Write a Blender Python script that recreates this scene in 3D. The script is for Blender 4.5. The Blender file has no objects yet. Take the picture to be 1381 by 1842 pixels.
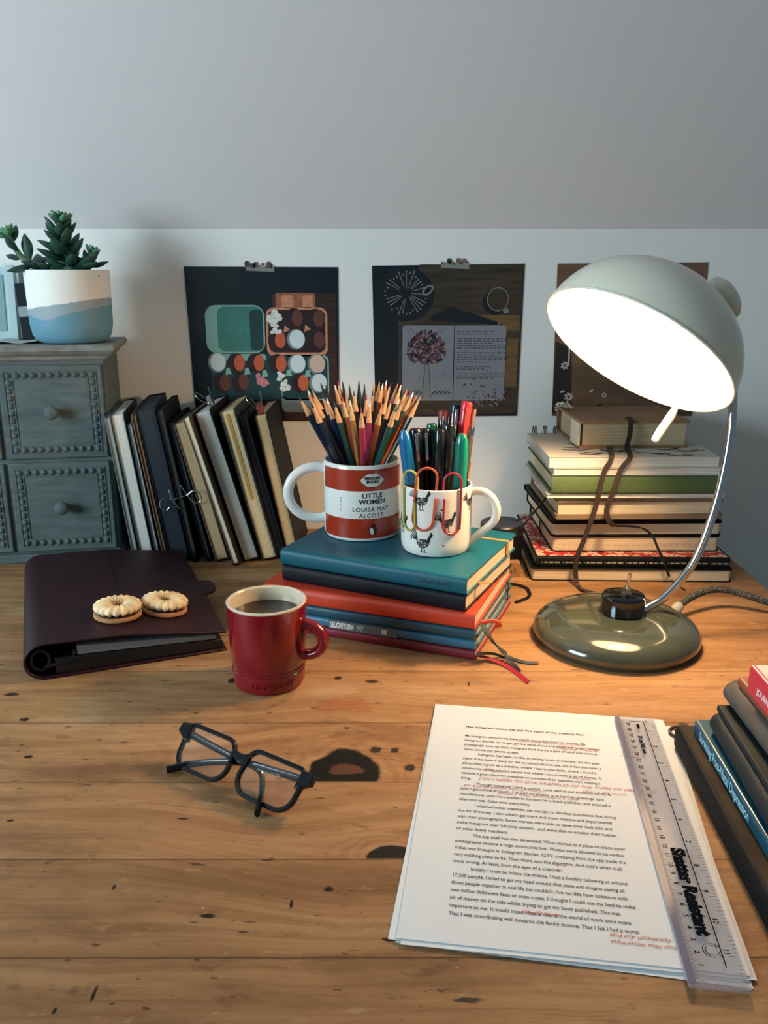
import bpy, bmesh, math, random
from mathutils import Matrix, Vector
S = bpy.context.scene
C = S.collection
PI = math.pi
random.seed(7)

# ---------------------------------------------------------------- camera
cam_data = bpy.data.cameras.new('camera')
cam = bpy.data.objects.new('camera', cam_data)
C.objects.link(cam)
cam.location = (0, 0, 0.4009)
cam.rotation_euler = (math.radians(90 - 15.954), 0, 0)
cam_data.sensor_fit = 'VERTICAL'
cam_data.sensor_height = 36
cam_data.lens = 29.673
cam_data.clip_start = 0.02
S.camera = cam

# ---------------------------------------------------------------- light and exposure
BULB = 300.0          # emission of the desk lamp's bulb
WINDOW = 23.0         # daylight through the window behind and left of the camera
WORLD = 0.16
S.view_settings.view_transform = 'Standard'
S.view_settings.look = 'None'
S.view_settings.gamma = 1
S.view_settings.exposure = 0.22
S.view_settings.use_curve_mapping = False
S.cycles.max_bounces = 8
S.cycles.sample_clamp_indirect = 6
w = bpy.data.worlds.new('world')
S.world = w
w.use_nodes = True
w.node_tree.nodes['Background'].inputs[0].default_value = (0.60, 0.80, 0.90, 1)
w.node_tree.nodes['Background'].inputs[1].default_value = WORLD

def area(name, loc, target, sx, sy, power, col):
    d = bpy.data.lights.new(name, 'AREA')
    d.shape = 'RECTANGLE'; d.size = sx; d.size_y = sy; d.energy = power; d.color = col
    o = bpy.data.objects.new(name, d); C.objects.link(o)
    o.location = loc
    o.rotation_euler = (Vector(target) - Vector(loc)).to_track_quat('-Z', 'Y').to_euler()
    return o
area('window_daylight', (-1.45, 0.05, 0.50), (0.0, 0.95, 0.25), 0.75, 0.6, WINDOW, (0.72, 0.92, 1.0))

# ---------------------------------------------------------------- materials
def lin(c):
    c = c.lstrip('#')
    r = [int(c[i:i + 2], 16) / 255 for i in (0, 2, 4)]
    return tuple(x / 12.92 if x <= .04045 else ((x + .055) / 1.055) ** 2.4 for x in r) + (1,)
MATS = {}
def mat(name, col, rough=.6, metal=0, spec=.5, coat=0, noise=0, nscale=60, bump=0, bscale=200, trans=0, ior=1.45, lines=0, emit=0, stretch=(1, 1, 1), alpha=1):
    if name in MATS: return MATS[name]
    m = bpy.data.materials.new(name); MATS[name] = m
    m.use_nodes = True
    nt = m.node_tree; b = nt.nodes['Principled BSDF']
    c = lin(col) if isinstance(col, str) else col
    if isinstance(col, str):      # deep colours are a little deeper than sampled
        lum = .3 * c[0] + .6 * c[1] + .1 * c[2]; k = .66 if lum < .06 else .74 if lum < .3 else .88 if lum < .55 else 1
        c = (c[0] * k, c[1] * k, c[2] * k, 1)
    b.inputs['Base Color'].default_value = c
    b.inputs['Roughness'].default_value = rough
    b.inputs['Metallic'].default_value = metal
    b.inputs['Specular IOR Level'].default_value = spec
    b.inputs['Coat Weight'].default_value = coat
    b.inputs['Coat Roughness'].default_value = .06
    b.inputs['Transmission Weight'].default_value = trans
    b.inputs['IOR'].default_value = ior
    b.inputs['Alpha'].default_value = alpha
    if emit:
        b.inputs['Emission Color'].default_value = c
        b.inputs['Emission Strength'].default_value = emit
    if noise or bump or lines:
        tc = nt.nodes.new('ShaderNodeTexCoord')
        mp = nt.nodes.new('ShaderNodeMapping'); mp.inputs['Scale'].default_value = stretch
        nt.links.new(tc.outputs['Object'], mp.inputs[0])
    if noise or lines:
        n = nt.nodes.new('ShaderNodeTexNoise'); n.inputs['Scale'].default_value = nscale
        n.inputs['Detail'].default_value = 5
        nt.links.new(mp.outputs[0], n.inputs['Vector'])
        mr = nt.nodes.new('ShaderNodeMapRange')
        mr.inputs['From Min'].default_value = .3; mr.inputs['From Max'].default_value = .7
        k = noise or lines
        mr.inputs['To Min'].default_value = 1 - k; mr.inputs['To Max'].default_value = 1 + k
        nt.links.new(n.outputs['Fac'], mr.inputs['Value'])
        mx = nt.nodes.new('ShaderNodeVectorMath'); mx.operation = 'SCALE'
        mx.inputs[0].default_value = c[:3]
        nt.links.new(mr.outputs[0], mx.inputs['Scale'])
        nt.links.new(mx.outputs[0], b.inputs['Base Color'])
    if bump:
        n2 = nt.nodes.new('ShaderNodeTexNoise'); n2.inputs['Scale'].default_value = bscale
        n2.inputs['Detail'].default_value = 4
        nt.links.new(mp.outputs[0], n2.inputs['Vector'])
        bp = nt.nodes.new('ShaderNodeBump'); bp.inputs['Strength'].default_value = bump
        bp.inputs['Distance'].default_value = .001
        nt.links.new(n2.outputs['Fac'], bp.inputs['Height'])
        nt.links.new(bp.outputs[0], b.inputs['Normal'])
    return m

def pages(name, col, k=.22):
    # page edges: fine lines stacked through the thickness of the block (its local z)
    return mat(name, col, rough=.85, spec=.2, lines=k, nscale=1.0, stretch=(8, 8, 1900))

# ---------------------------------------------------------------- measured positions (metres)
PENCILS = [[[-0.1018, 1.0032, 0.2576], [-0.0137, 0.9921, 0.0955], 'graphite', 'navy'], [[-0.0934, 1.0324, 0.2612], [-0.0136, 0.9863, 0.0955], 'white', 'black'], [[-0.0914, 1.0125, 0.2587], [-0.018, 0.9936, 0.0955], 'orange', 'navy'], [[-0.0872, 1.0278, 0.2606], [-0.0087, 0.9951, 0.0955], 'tan', 'black'], [[-0.0831, 0.994, 0.2566], [-0.0115, 0.9955, 0.0955], 'tan', 'black'], [[-0.0797, 1.0644, 0.2656], [-0.015, 0.9807, 0.0955], 'black', 'navy'], [[-0.0726, 1.0528, 0.2639], [-0.0209, 0.9812, 0.0955], 'black', 'green'], [[-0.0677, 0.9949, 0.2566], [-0.0215, 1.0038, 0.0955], 'white', 'blue'], [[-0.0585, 0.9778, 0.2548], [-0.0161, 1.0061, 0.0955], 'navy', 'green'], [[-0.0586, 1.0727, 0.2668], [-0.0164, 0.9779, 0.0955], 'red', 'maroon'], [[-0.0524, 1.0694, 0.2663], [-0.0237, 0.9838, 0.0955], 'black', 'green'], [[-0.0437, 1.0574, 0.2645], [-0.0205, 0.9892, 0.0955], 'black', 'black'], [[-0.04, 0.9847, 0.2555], [-0.0196, 0.996, 0.0955], 'white', 'gold'], [[-0.0501, 1.0046, 0.2577], [-0.0206, 0.9986, 0.0955], 'red', 'brown'], [[-0.0319, 1.0741, 0.2669], [-0.0259, 0.9774, 0.0955], 'black', 'black'], [[-0.0243, 1.0588, 0.2647], [-0.0279, 0.9797, 0.0955], 'black', 'black'], [[-0.026, 0.9523, 0.2522], [-0.022, 1.0124, 0.0955], 'magenta', 'pink'], [[-0.0208, 1.0111, 0.2584], [-0.0278, 0.9927, 0.0955], 'magenta', 'black'], [[-0.0164, 0.9815, 0.2551], [-0.0244, 1.0025, 0.0955], 'white', 'magenta'], [[-0.0121, 1.069, 0.2661], [-0.0257, 0.9866, 0.0955], 'tan', 'black'], [[-0.0135, 1.0296, 0.2607], [-0.0299, 0.99, 0.0955], 'navy', 'black'], [[-0.0057, 1.0681, 0.266], [-0.0305, 0.9818, 0.0955], 'tan', 'black'], [[-0.0013, 1.0611, 0.265], [-0.0367, 0.9818, 0.0955], 'white', 'brown'], [[0.0033, 1.0759, 0.2672], [-0.0299, 0.9754, 0.0955], 'white', 'black'], [[0.0089, 1.0657, 0.2656], [-0.0403, 0.9846, 0.0955], 'maroon', 'black'], [[-0.0021, 0.9676, 0.2537], [-0.0351, 1.0051, 0.0955], 'orange', 'orange'], [[0.017, 1.0597, 0.2648], [-0.037, 0.9825, 0.0955], 'orange', 'black'], [[0.0213, 1.0542, 0.264], [-0.0317, 0.982, 0.0955], 'white', 'green'], [[0.0097, 0.9954, 0.2566], [-0.0361, 0.995, 0.0955], 'magenta', 'black'], [[0.0146, 0.9569, 0.2526], [-0.0346, 1.0043, 0.0955], 'green', 'teal'], [[0.0286, 1.0356, 0.2614], [-0.041, 0.9927, 0.0955], 'orange', 'teal'], [[0.0326, 1.0264, 0.2602], [-0.0423, 0.9925, 0.0955], 'magenta', 'black'], [[0.0356, 1.0227, 0.2598], [-0.0359, 0.9878, 0.0955], 'white', 'teal'], [[0.0389, 1.0042, 0.2575], [-0.0468, 0.9934, 0.0955], 'orange', 'orange'], [[0.0432, 0.9995, 0.257], [-0.0393, 0.999, 0.0955], 'tan', 'black'], [[0.0189, 0.9926, 0.2562], [-0.0403, 0.9972, 0.0955], 'white', 'black'], [[0.0236, 0.9907, 0.256], [-0.042, 0.9991, 0.0955], 'orange', 'green'], [[0.0054, 1.0171, 0.2591], [-0.0396, 0.9962, 0.0955], 'tan', 'black'], [[-0.0752, 1.0139, 0.2589], [-0.0116, 1.0, 0.0955], 'navy', 'blue'], [[-0.0614, 1.0542, 0.2641], [-0.0166, 0.9912, 0.0955], 'white', 'green'], [[-0.0844, 0.9731, 0.2543], [-0.0202, 1.0009, 0.0955], 'black', 'navy'], [[-0.0368, 1.0287, 0.2606], [-0.0193, 0.9945, 0.0955], 'black', 'black'], [[-0.0468, 1.0333, 0.2613], [-0.0237, 0.9955, 0.0955], 'tan', 'green']]
PEN = {'blue': [0.0219, 0.925, 0.2311], 'bk1': [0.0346, 0.93, 0.2313], 'bk2': [0.0464, 0.945, 0.2286], 'greenclip': [0.0544, 0.95, 0.2312], 'redtip': [0.0677, 0.955, 0.2458], 'clear': [0.082, 0.955, 0.2534], 'bk3': [0.0621, 0.925, 0.2318], 'bk4': [0.0727, 0.935, 0.2358], 'red': [0.093, 0.945, 0.2573], 'slim': [0.1028, 0.96, 0.2487], 'teal': [0.086, 0.915, 0.2294], 'bk5': [0.0975, 0.945, 0.2297], 'orange': [0.0979, 0.95, 0.1897]}
STRAP1 = [[.305, 1.125, .1728], [.299, 1.095, .1726], [.2935, 1.066, .1722], [.2905, 1.0605, .1650], [.2824, 1.058, .1494], [.2746, 1.055, .1056], [.2615, 1.052, .0619], [.2526, 1.05, .0334], [.2547, 1.045, .003], [.2605, 1.0216, .003], [.2850, 1.0040, .003]]
STRAP2 = [[.331, 1.140, .2092], [.3300, 1.1185, .2085], [.3290, 1.1150, .1900], [.3250, 1.110, .1735], [.3190, 1.075, .1726], [.3150, 1.0605, .1690], [.3036, 1.056, .1549], [.2963, 1.052, .1324], [.2878, 1.05, .1048], [.2918, 1.05, .089], [.2994, 1.052, .0816]]
ELAST = [[0.2994, 1.052, 0.0816], [0.3322, 1.05, 0.0799], [0.3497, 1.052, 0.0686], [0.3585, 1.05, 0.0517], [0.3701, 1.05, 0.0286], [0.3854, 1.0647, 0.002], [0.3914, 1.0276, 0.002]]
RIB_BLUE = [[0.109, 0.8438, 0.03], [0.1151, 0.8283, 0.024], [0.1288, 0.8321, 0.004], [0.1471, 0.8184, 0.0015], [0.1632, 0.8157, 0.0015]]
RIB_DARK = [[0.105, 0.8413, 0.035], [0.1082, 0.8264, 0.03], [0.1181, 0.8273, 0.018], [0.1313, 0.8251, 0.008]]
RIB_RED = [[0.0982, 0.8211, 0.008], [0.1149, 0.8207, 0.003], [0.1305, 0.8053, 0.0015], [0.1453, 0.7717, 0.0015]]
RIB_MAR = [[0.0981, 0.8155, 0.012], [0.1186, 0.828, 0.006], [0.1336, 0.8153, 0.003], [0.1405, 0.7951, 0.0015]]
RIB_ORG = [[0.0897, 0.8681, 0.076], [0.0944, 0.8718, 0.072], [0.1076, 0.8644, 0.0735], [0.1185, 0.8691, 0.073]]
LOOP_ORG = [[0.1024, 0.8212, 0.045], [0.1108, 0.8233, 0.046], [0.1186, 0.8241, 0.045], [0.1229, 0.8245, 0.041], [0.1171, 0.8248, 0.039]]
MARKS = [[-0.3049, 0.6387, 0.0038, 0.0026], [-0.1543, 0.778, 0.004, 0.0061], [-0.0472, 0.7838, 0.004, 0.0037], [-0.0124, 0.7764, 0.0062, 0.0036], [-0.1141, 0.4527, 0.005, 0.002], [-0.0369, 0.477, 0.003, 0.0027], [-0.1825, 0.4789, 0.0008, 0.0027], [-0.1529, 0.5535, 0.0043, 0.0014], [0.0025, 0.4327, 0.0042, 0.0014], [-0.1857, 0.38, 0.0009, 0.0023], [-0.1672, 0.3914, 0.001, 0.0055], [0.0487, 0.3871, 0.0082, 0.002], [-0.283, 0.5511, 0.0025, 0.0014], [-0.3338, 0.7012, 0.0047, 0.0031], [0.2748, 0.6905, 0.0046, 0.0049], [-0.0073, 0.6492, 0.0048, 0.0054], [0.0091, 0.6483, 0.0034, 0.0044], [0.0218, 0.6218, 0.0042, 0.0058], [-0.3661, 0.7494, 0.0066, 0.0034], [0.0853, 0.7713, 0.0011, 0.0047], [-0.0609, 0.4631, 0.0007, 0.0041]]

# node arithmetic for the table top
class NT:
    def __init__(s, nt): s.nt = nt
    def val(s, v, inp):
        if isinstance(v, (int, float)): inp.default_value = v
        else: s.nt.links.new(v, inp)
    def m(s, op, a, b=0, c=0, clamp=False):
        n = s.nt.nodes.new('ShaderNodeMath'); n.operation = op; n.use_clamp = clamp
        s.val(a, n.inputs[0]); s.val(b, n.inputs[1]); s.val(c, n.inputs[2])
        return n.outputs[0]
    def noise(s, vec, scale, detail=4, rough=.55):
        n = s.nt.nodes.new('ShaderNodeTexNoise')
        n.inputs['Scale'].default_value = scale; n.inputs['Detail'].default_value = detail
        n.inputs['Roughness'].default_value = rough
        s.nt.links.new(vec, n.inputs['Vector']); return n.outputs['Fac']
    def comb(s, x, y, z):
        n = s.nt.nodes.new('ShaderNodeCombineXYZ')
        s.val(x, n.inputs[0]); s.val(y, n.inputs[1]); s.val(z, n.inputs[2]); return n.outputs[0]
    def rng(s, v, a, b, c=0, d=1, smooth=True):
        n = s.nt.nodes.new('ShaderNodeMapRange')
        if smooth: n.interpolation_type = 'SMOOTHSTEP'
        s.val(v, n.inputs[0])
        for i, q in enumerate((a, b, c, d)): n.inputs[i + 1].default_value = q
        return n.outputs[0]
    def mix(s, f, a, b):
        n = s.nt.nodes.new('ShaderNodeMix'); n.data_type = 'RGBA'
        s.val(f, n.inputs[0])
        for v, i in ((a, 6), (b, 7)):
            if isinstance(v, tuple): n.inputs[i].default_value = v
            else: s.nt.links.new(v, n.inputs[i])
        return n.outputs[2]
    def ell(s, x, y, cx, cy, rx, ry, nz=None, k=.5, soft=.25):
        # 1 inside an ellipse whose edge is roughened by the noise value nz
        dx = s.m('MULTIPLY', s.m('SUBTRACT', x, cx), 1 / rx)
        dy = s.m('MULTIPLY', s.m('SUBTRACT', y, cy), 1 / ry)
        d = s.m('SQRT', s.m('ADD', s.m('MULTIPLY', dx, dx), s.m('MULTIPLY', dy, dy)))
        if nz is not None: d = s.m('ADD', d, s.m('MULTIPLY', s.m('SUBTRACT', nz, .5), k))
        return s.rng(d, 1 - soft, 1 + soft, 1, 0), d

def table_material():
    m = bpy.data.materials.new('worn_pine'); m.use_nodes = True
    nt = m.node_tree; b = nt.nodes['Principled BSDF']; N = NT(nt)
    tc = nt.nodes.new('ShaderNodeTexCoord'); sp = nt.nodes.new('ShaderNodeSeparateXYZ')
    nt.links.new(tc.outputs['Object'], sp.inputs[0])
    x, y = sp.outputs[0], sp.outputs[1]
    vec = tc.outputs['Object']
    mix2 = N.noise(vec, 210, 3); big = N.noise(vec, 9, 5); fine = N.noise(vec, 260, 4); mid = N.noise(vec, 45, 5)
    # the grain bends round the knots
    knots = [(-.033, .603, .034, .040), (.006, .508, .024, .018), (-.12, .79, .03, .02), (.30, .70, .03, .02)]
    yy = y
    for cx, cy, rx, ry in knots:
        e, d = N.ell(x, y, cx, cy, rx * 3.0, ry * 2.6, big, .3, .9)
        yy = N.m('ADD', yy, N.m('MULTIPLY', N.m('MULTIPLY', N.m('SUBTRACT', y, cy), -.62), e))
    yy = N.m('ADD', yy, N.m('MULTIPLY', N.m('SUBTRACT', big, .5), .018))
    g1 = N.noise(N.comb(N.m('MULTIPLY', x, 3.0), N.m('MULTIPLY', yy, 75), 0), 1.0, 6, .6)
    g2 = N.noise(N.comb(N.m('MULTIPLY', x, 9), N.m('MULTIPLY', yy, 420), 3.3), 1.0, 3, .6)
    base = N.mix(N.rng(g1, .3, .72), lin('#aa825a'), lin('#8c6644'))
    base = N.mix(N.m('MULTIPLY', N.rng(g2, .52, .80), .50), base, lin('#61422d'))
    # planks
    seams = [.300, .418, .507, .601, .695, .799, .905, 1.012, 1.12, 1.22]
    tint = 0.0; seam = 0.0
    shade = [.80, .86, 1.02, 1.06, .99, 1.03, .97, 1.04, .98, 1.02]
    tone = N.m('MULTIPLY', 1.0, .82)
    for sy, q, p in zip(seams, shade, [.82] + shade[:-1]):
        st = N.rng(y, sy - .0004, sy + .0004, 0, q - p)
        tone = N.m('ADD', tone, st)
        dd = N.m('ABSOLUTE', N.m('SUBTRACT', y, N.m('ADD', sy, N.m('MULTIPLY', N.m('SUBTRACT', mid, .5), .0010))))
        seam = N.m('MAXIMUM', seam, N.rng(dd, .0001, .0010, 1, 0))
    # grime and wear
    wear = N.noise(N.comb(N.m('MULTIPLY', x, 5), N.m('MULTIPLY', y, 14), 8), 1.0, 6, .62)
    base = N.mix(N.m('MULTIPLY', N.rng(wear, .48, .68), .75), base, lin('#6b4c33'))
    base = N.mix(N.m('MULTIPLY', N.rng(wear, .46, .30), .60), base, lin('#bd9b74'))
    band, _ = N.ell(x, y, -.06, .485, .17, .018, mid, 1.2, .7)
    base = N.mix(N.m('MULTIPLY', band, .45), base, lin('#5d4029'))
    blot = N.noise(N.comb(N.m('MULTIPLY', x, 26), N.m('MULTIPLY', y, 60), 21), 1.0, 5, .68)
    base = N.mix(N.m('MULTIPLY', N.rng(blot, .56, .72), .50), base, lin('#4f3624'))
    base = N.mix(N.m('MULTIPLY', N.rng(blot, .40, .30), .35), base, lin('#c4a27a'))
    # red-brown stain, cup rings
    st, _ = N.ell(x, y, -.035, .727, .026, .012, mid, 2.2, .35)
    base = N.mix(N.m('MULTIPLY', st, .55), base, lin('#8f4a2b'))
    for cx, cy, r, al in ((-.128, .752, .034, .42), (-.222, .635, .036, .38), (-.05, .645, .036, .20)):
        e, d = N.ell(x, y, cx, cy, r, r, mid, .35, .2)
        ring = N.rng(N.m('ABSOLUTE', N.m('SUBTRACT', d, 1.0)), .05, .17, 1, 0)
        br = N.rng(N.noise(vec, 14, 2), .42, .60)
        base = N.mix(N.m('MULTIPLY', N.m('MULTIPLY', ring, br), al), base, lin('#6b5136'))
    # knots cut off by the seam below them
    for cx, cy, rx, ry, lo in ((-.033, .612, .0300, .0375, .602), (.006, .508, .019, .014, .508)):
        for k in (1.35, 1.75, 2.3):
            e, d = N.ell(x, y, cx, cy, rx * k, ry * k, mid, .7, .1)
            rg = N.m('MULTIPLY', N.rng(N.m('ABSOLUTE', N.m('SUBTRACT', d, 1)), .01, .14, 1, 0), N.rng(y, lo - .0005, lo + .0005))
            base = N.mix(N.m('MULTIPLY', rg, .40 / k), base, lin('#6e3f22'))
        e, d = N.ell(x, y, cx, cy, rx, ry, mid, .38, .07)
        e = N.m('MULTIPLY', e, N.rng(y, lo - .0004, lo + .0006))
        base = N.mix(e, base, lin('#07090b'))
    e, d = N.ell(x, y, -.031, .619, .014, .008, mid, 3.2, .2)
    base = N.mix(N.m('MULTIPLY', e, .7), base, lin('#5b3c2b'))
    for cx, cy, rx, ry in MARKS:
        e, d = N.ell(x, y, cx, cy, max(rx, .0011), max(ry, .0010), mix2, 1.2, .25)
        base = N.mix(N.m('MULTIPLY', e, .92), base, lin('#0d0d0f'))
    # small scratches and pits all over
    pit = N.noise(N.comb(N.m('MULTIPLY', x, 70), N.m('MULTIPLY', y, 220), 1.7), 1.0, 3, .5)
    base = N.mix(N.m('MULTIPLY', N.rng(pit, .68, .74), .85), base, lin('#3a2a20'))
    pl = N.noise(N.comb(N.m('MULTIPLY', x, 150), N.m('MULTIPLY', y, 110), 4.7), 1.0, 3, .5)
    base = N.mix(N.m('MULTIPLY', N.rng(pl, .73, .79), .45), base, lin('#d3b896'))
    base = N.mix(N.m('MULTIPLY', seam, .55), base, lin('#2e2018'))
    sc = nt.nodes.new('ShaderNodeVectorMath'); sc.operation = 'SCALE'
    nt.links.new(base, sc.inputs[0]); nt.links.new(tone, sc.inputs['Scale'])
    nt.links.new(sc.outputs[0], b.inputs['Base Color'])
    b.inputs['Roughness'].default_value = .55
    b.inputs['Specular IOR Level'].default_value = .15
    h = N.m('SUBTRACT', N.m('ADD', N.m('MULTIPLY', g2, .25), N.m('MULTIPLY', mid, .3)), N.m('MULTIPLY', seam, 1.2))
    bp = nt.nodes.new('ShaderNodeBump'); bp.inputs['Strength'].default_value = .5; bp.inputs['Distance'].default_value = .0012
    nt.links.new(h, bp.inputs['Height']); nt.links.new(bp.outputs[0], b.inputs['Normal'])
    return m

# ---------------------------------------------------------------- mesh builder
def T(x, y, z): return Matrix.Translation((x, y, z))
def RZ(a): return Matrix.Rotation(math.radians(a), 4, 'Z')
def RX(a): return Matrix.Rotation(math.radians(a), 4, 'X')
def RY(a): return Matrix.Rotation(math.radians(a), 4, 'Y')
ID = Matrix.Identity(4)

class MB:
    def __init__(s): s.v = []; s.f = []; s.m = []
    def add(s, vs, fs, mi=0, M=None):
        o = len(s.v)
        s.v += [tuple(M @ Vector(v)) if M is not None else tuple(v) for v in vs]
        s.f += [tuple(i + o for i in f) for f in fs]; s.m += [mi] * len(fs)
        return s
    def box(s, x0, x1, y0, y1, z0, z1, mi=0, M=None):
        vs = [(x, y, z) for z in (z0, z1) for y in (y0, y1) for x in (x0, x1)]
        fs = [(0, 2, 3, 1), (4, 5, 7, 6), (0, 1, 5, 4), (1, 3, 7, 5), (3, 2, 6, 7), (2, 0, 4, 6)]
        return s.add(vs, fs, mi, M)
    def prism(s, poly, z0, z1, mi=0, M=None):
        n = len(poly)
        vs = [(p[0], p[1], z0) for p in poly] + [(p[0], p[1], z1) for p in poly]
        fs = [tuple(range(n - 1, -1, -1)), tuple(range(n, 2 * n))] + [(i, (i + 1) % n, (i + 1) % n + n, i + n) for i in range(n)]
        return s.add(vs, fs, mi, M)
    def lathe(s, prof, seg=48, mi=0, M=None, closed=False):
        vs = []; fs = []
        for r, z in prof:
            for k in range(seg):
                a = 2 * PI * k / seg; vs.append((r * math.cos(a), r * math.sin(a), z))
        n = len(prof)
        for i in range(n if closed else n - 1):
            j = (i + 1) % n
            for k in range(seg):
                l = (k + 1) % seg
                fs.append((i * seg + k, i * seg + l, j * seg + l, j * seg + k))
        if not closed:
            if prof[0][0] > 1e-5: fs.append(tuple(range(seg - 1, -1, -1)))
            if prof[-1][0] > 1e-5: fs.append(tuple(range((n - 1) * seg, n * seg)))
        return s.add(vs, fs, mi, M)
    def tube(s, pts, r, seg=10, mi=0, M=None, closed=False, flat=1.0, up=(0, 0, 1)):
        P = [Vector(p) for p in pts]; n = len(P)
        rs = r if isinstance(r, (list, tuple)) else [r] * n
        vs = []; fs = []; prev = None
        for i in range(n):
            if closed: t = P[(i + 1) % n] - P[i - 1]
            else: t = P[min(i + 1, n - 1)] - P[max(i - 1, 0)]
            if t.length < 1e-9: t = Vector((0, 0, 1))
            t.normalize()
            if prev is None:
                u = Vector(up)
                if abs(u.dot(t)) > .95: u = Vector((1, 0, 0))
            else: u = prev
            u = (u - t * u.dot(t)); u.normalize(); prev = u
            v = t.cross(u)
            for k in range(seg):
                a = 2 * PI * k / seg
                vs.append(P[i] + u * (math.cos(a) * rs[i] * flat) + v * (math.sin(a) * rs[i]))
        for i in range(n if closed else n - 1):
            j = (i + 1) % n
            for k in range(seg):
                l = (k + 1) % seg
                fs.append((i * seg + k, i * seg + l, j * seg + l, j * seg + k))
        if not closed:
            fs.append(tuple(range(seg - 1, -1, -1))); fs.append(tuple(range((n - 1) * seg, n * seg)))
        return s.add(vs, fs, mi, M)
    def ball(s, c, rx, ry=None, rz=None, seg=20, rings=12, mi=0, M=None):
        ry = ry or rx; rz = rz or rx
        vs = [(c[0], c[1], c[2] - rz)]
        for i in range(1, rings):
            a = -PI / 2 + PI * i / rings
            for k in range(seg):
                b = 2 * PI * k / seg
                vs.append((c[0] + rx * math.cos(a) * math.cos(b), c[1] + ry * math.cos(a) * math.sin(b), c[2] + rz * math.sin(a)))
        vs.append((c[0], c[1], c[2] + rz)); fs = []
        for k in range(seg): fs.append((0, 1 + (k + 1) % seg, 1 + k))
        for i in range(rings - 2):
            for k in range(seg):
                l = (k + 1) % seg; o = 1 + i * seg
                fs.append((o + k, o + l, o + seg + l, o + seg + k))
        o = 1 + (rings - 2) * seg
        for k in range(seg): fs.append((o + k, o + (k + 1) % seg, len(vs) - 1))
        return s.add(vs, fs, mi, M)
    def strip(s, pts, width, side, thick=.0004, mi=0, M=None):
        # a ribbon: rectangular section, `side` is the direction of its width
        vs = []; fs = []; P = [Vector(p) for p in pts]; n = len(P)
        for i in range(n):
            t = (P[min(i + 1, n - 1)] - P[max(i - 1, 0)]).normalized()
            sd = Vector(side[i] if isinstance(side, list) else side); sd = (sd - t * sd.dot(t)).normalized()
            nn = t.cross(sd)
            for a, b in ((-1, -1), (1, -1), (1, 1), (-1, 1)):
                vs.append(P[i] + sd * a * width / 2 + nn * b * thick / 2)
        for i in range(n - 1):
            for k in range(4):
                l = (k + 1) % 4
                fs.append((i * 4 + k, i * 4 + l, i * 4 + 4 + l, i * 4 + 4 + k))
        fs += [(3, 2, 1, 0), tuple(range(n * 4 - 4, n * 4))]
        return s.add(vs, fs, mi, M)
    def text(s, body, size, mi=0, M=None, bold=0, shear=0, spacing=1, sx=1, align='LEFT', depth=0, fn=None, line=1):
        cu = bpy.data.curves.new('t', 'FONT'); cu.body = body; cu.size = size; cu.offset = bold
        cu.shear = shear; cu.space_character = spacing; cu.align_x = align; cu.fill_mode = 'FRONT' if not depth else 'BOTH'
        cu.extrude = depth; cu.resolution_u = 3; cu.space_line = line
        o = bpy.data.objects.new('t', cu); me = bpy.data.meshes.new_from_object(o)
        vs = [Vector((v.co.x * sx, v.co.y, v.co.z)) for v in me.vertices]
        if fn: vs = [Vector(fn(v)) for v in vs]
        s.add(vs, [tuple(p.vertices) for p in me.polygons], mi, M)
        bpy.data.objects.remove(o); bpy.data.curves.remove(cu); bpy.data.meshes.remove(me)
        return s
    def warp(s, fn):
        s.v = [tuple(fn(Vector(v))) for v in s.v]; return s

def link(name, mb, mats, parent=None, smooth=35, bevel=0, seg=2, solid=0, subsurf=0):
    me = bpy.data.meshes.new(name)
    me.from_pydata(mb.v, [], mb.f)
    for m in (mats if isinstance(mats, (list, tuple)) else [mats]): me.materials.append(m)
    for p, i in zip(me.polygons, mb.m): p.material_index = i
    bm = bmesh.new(); bm.from_mesh(me); bmesh.ops.recalc_face_normals(bm, faces=bm.faces[:]); bm.to_mesh(me); bm.free()
    if smooth:
        me.shade_smooth(); me.set_sharp_from_angle(angle=math.radians(smooth))
    me.update()
    o = bpy.data.objects.new(name, me); C.objects.link(o)
    if parent is not None: o.parent = parent
    if bevel:
        b = o.modifiers.new('bevel', 'BEVEL'); b.width = bevel; b.segments = seg; b.limit_method = 'ANGLE'; b.angle_limit = math.radians(40)
        b.harden_normals = False
    if subsurf:
        b = o.modifiers.new('sub', 'SUBSURF'); b.levels = subsurf; b.render_levels = subsurf
    return o

def tag(o, label, cat, group=None, kind=None):
    o['label'] = label; o['category'] = cat
    if group: o['group'] = group
    if kind: o['kind'] = kind
    return o
def thing(name, label, cat, M=ID, group=None):
    o = bpy.data.objects.new(name, None); C.objects.link(o)
    o.empty_display_size = .02
    o.matrix_world = M
    return tag(o, label, cat, group)
def structure(name, mb, m, **k):
    o = link(name, mb, m, **k); o['kind'] = 'structure'; return o
def dup(root, M, label=None):
    r = root.copy(); C.objects.link(r); r.matrix_world = M
    if label: r['label'] = label
    for ch in list(root.children):
        c = ch.copy(); C.objects.link(c); c.parent = r
        for g in list(ch.children):
            d = g.copy(); C.objects.link(d); d.parent = c
    return r
def smooth_path(pts, n=6):
    # Catmull-Rom through the points
    P = [Vector(p) for p in pts]; out = []
    for i in range(len(P) - 1):
        a = P[max(i - 1, 0)]; b = P[i]; c = P[i + 1]; d = P[min(i + 2, len(P) - 1)]
        for k in range(n):
            t = k / n
            out.append(.5 * ((2 * b) + (c - a) * t + (2 * a - 5 * b + 4 * c - d) * t * t + (3 * b - a - 3 * c + d) * t ** 3))
    out.append(P[-1]); return out
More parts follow.
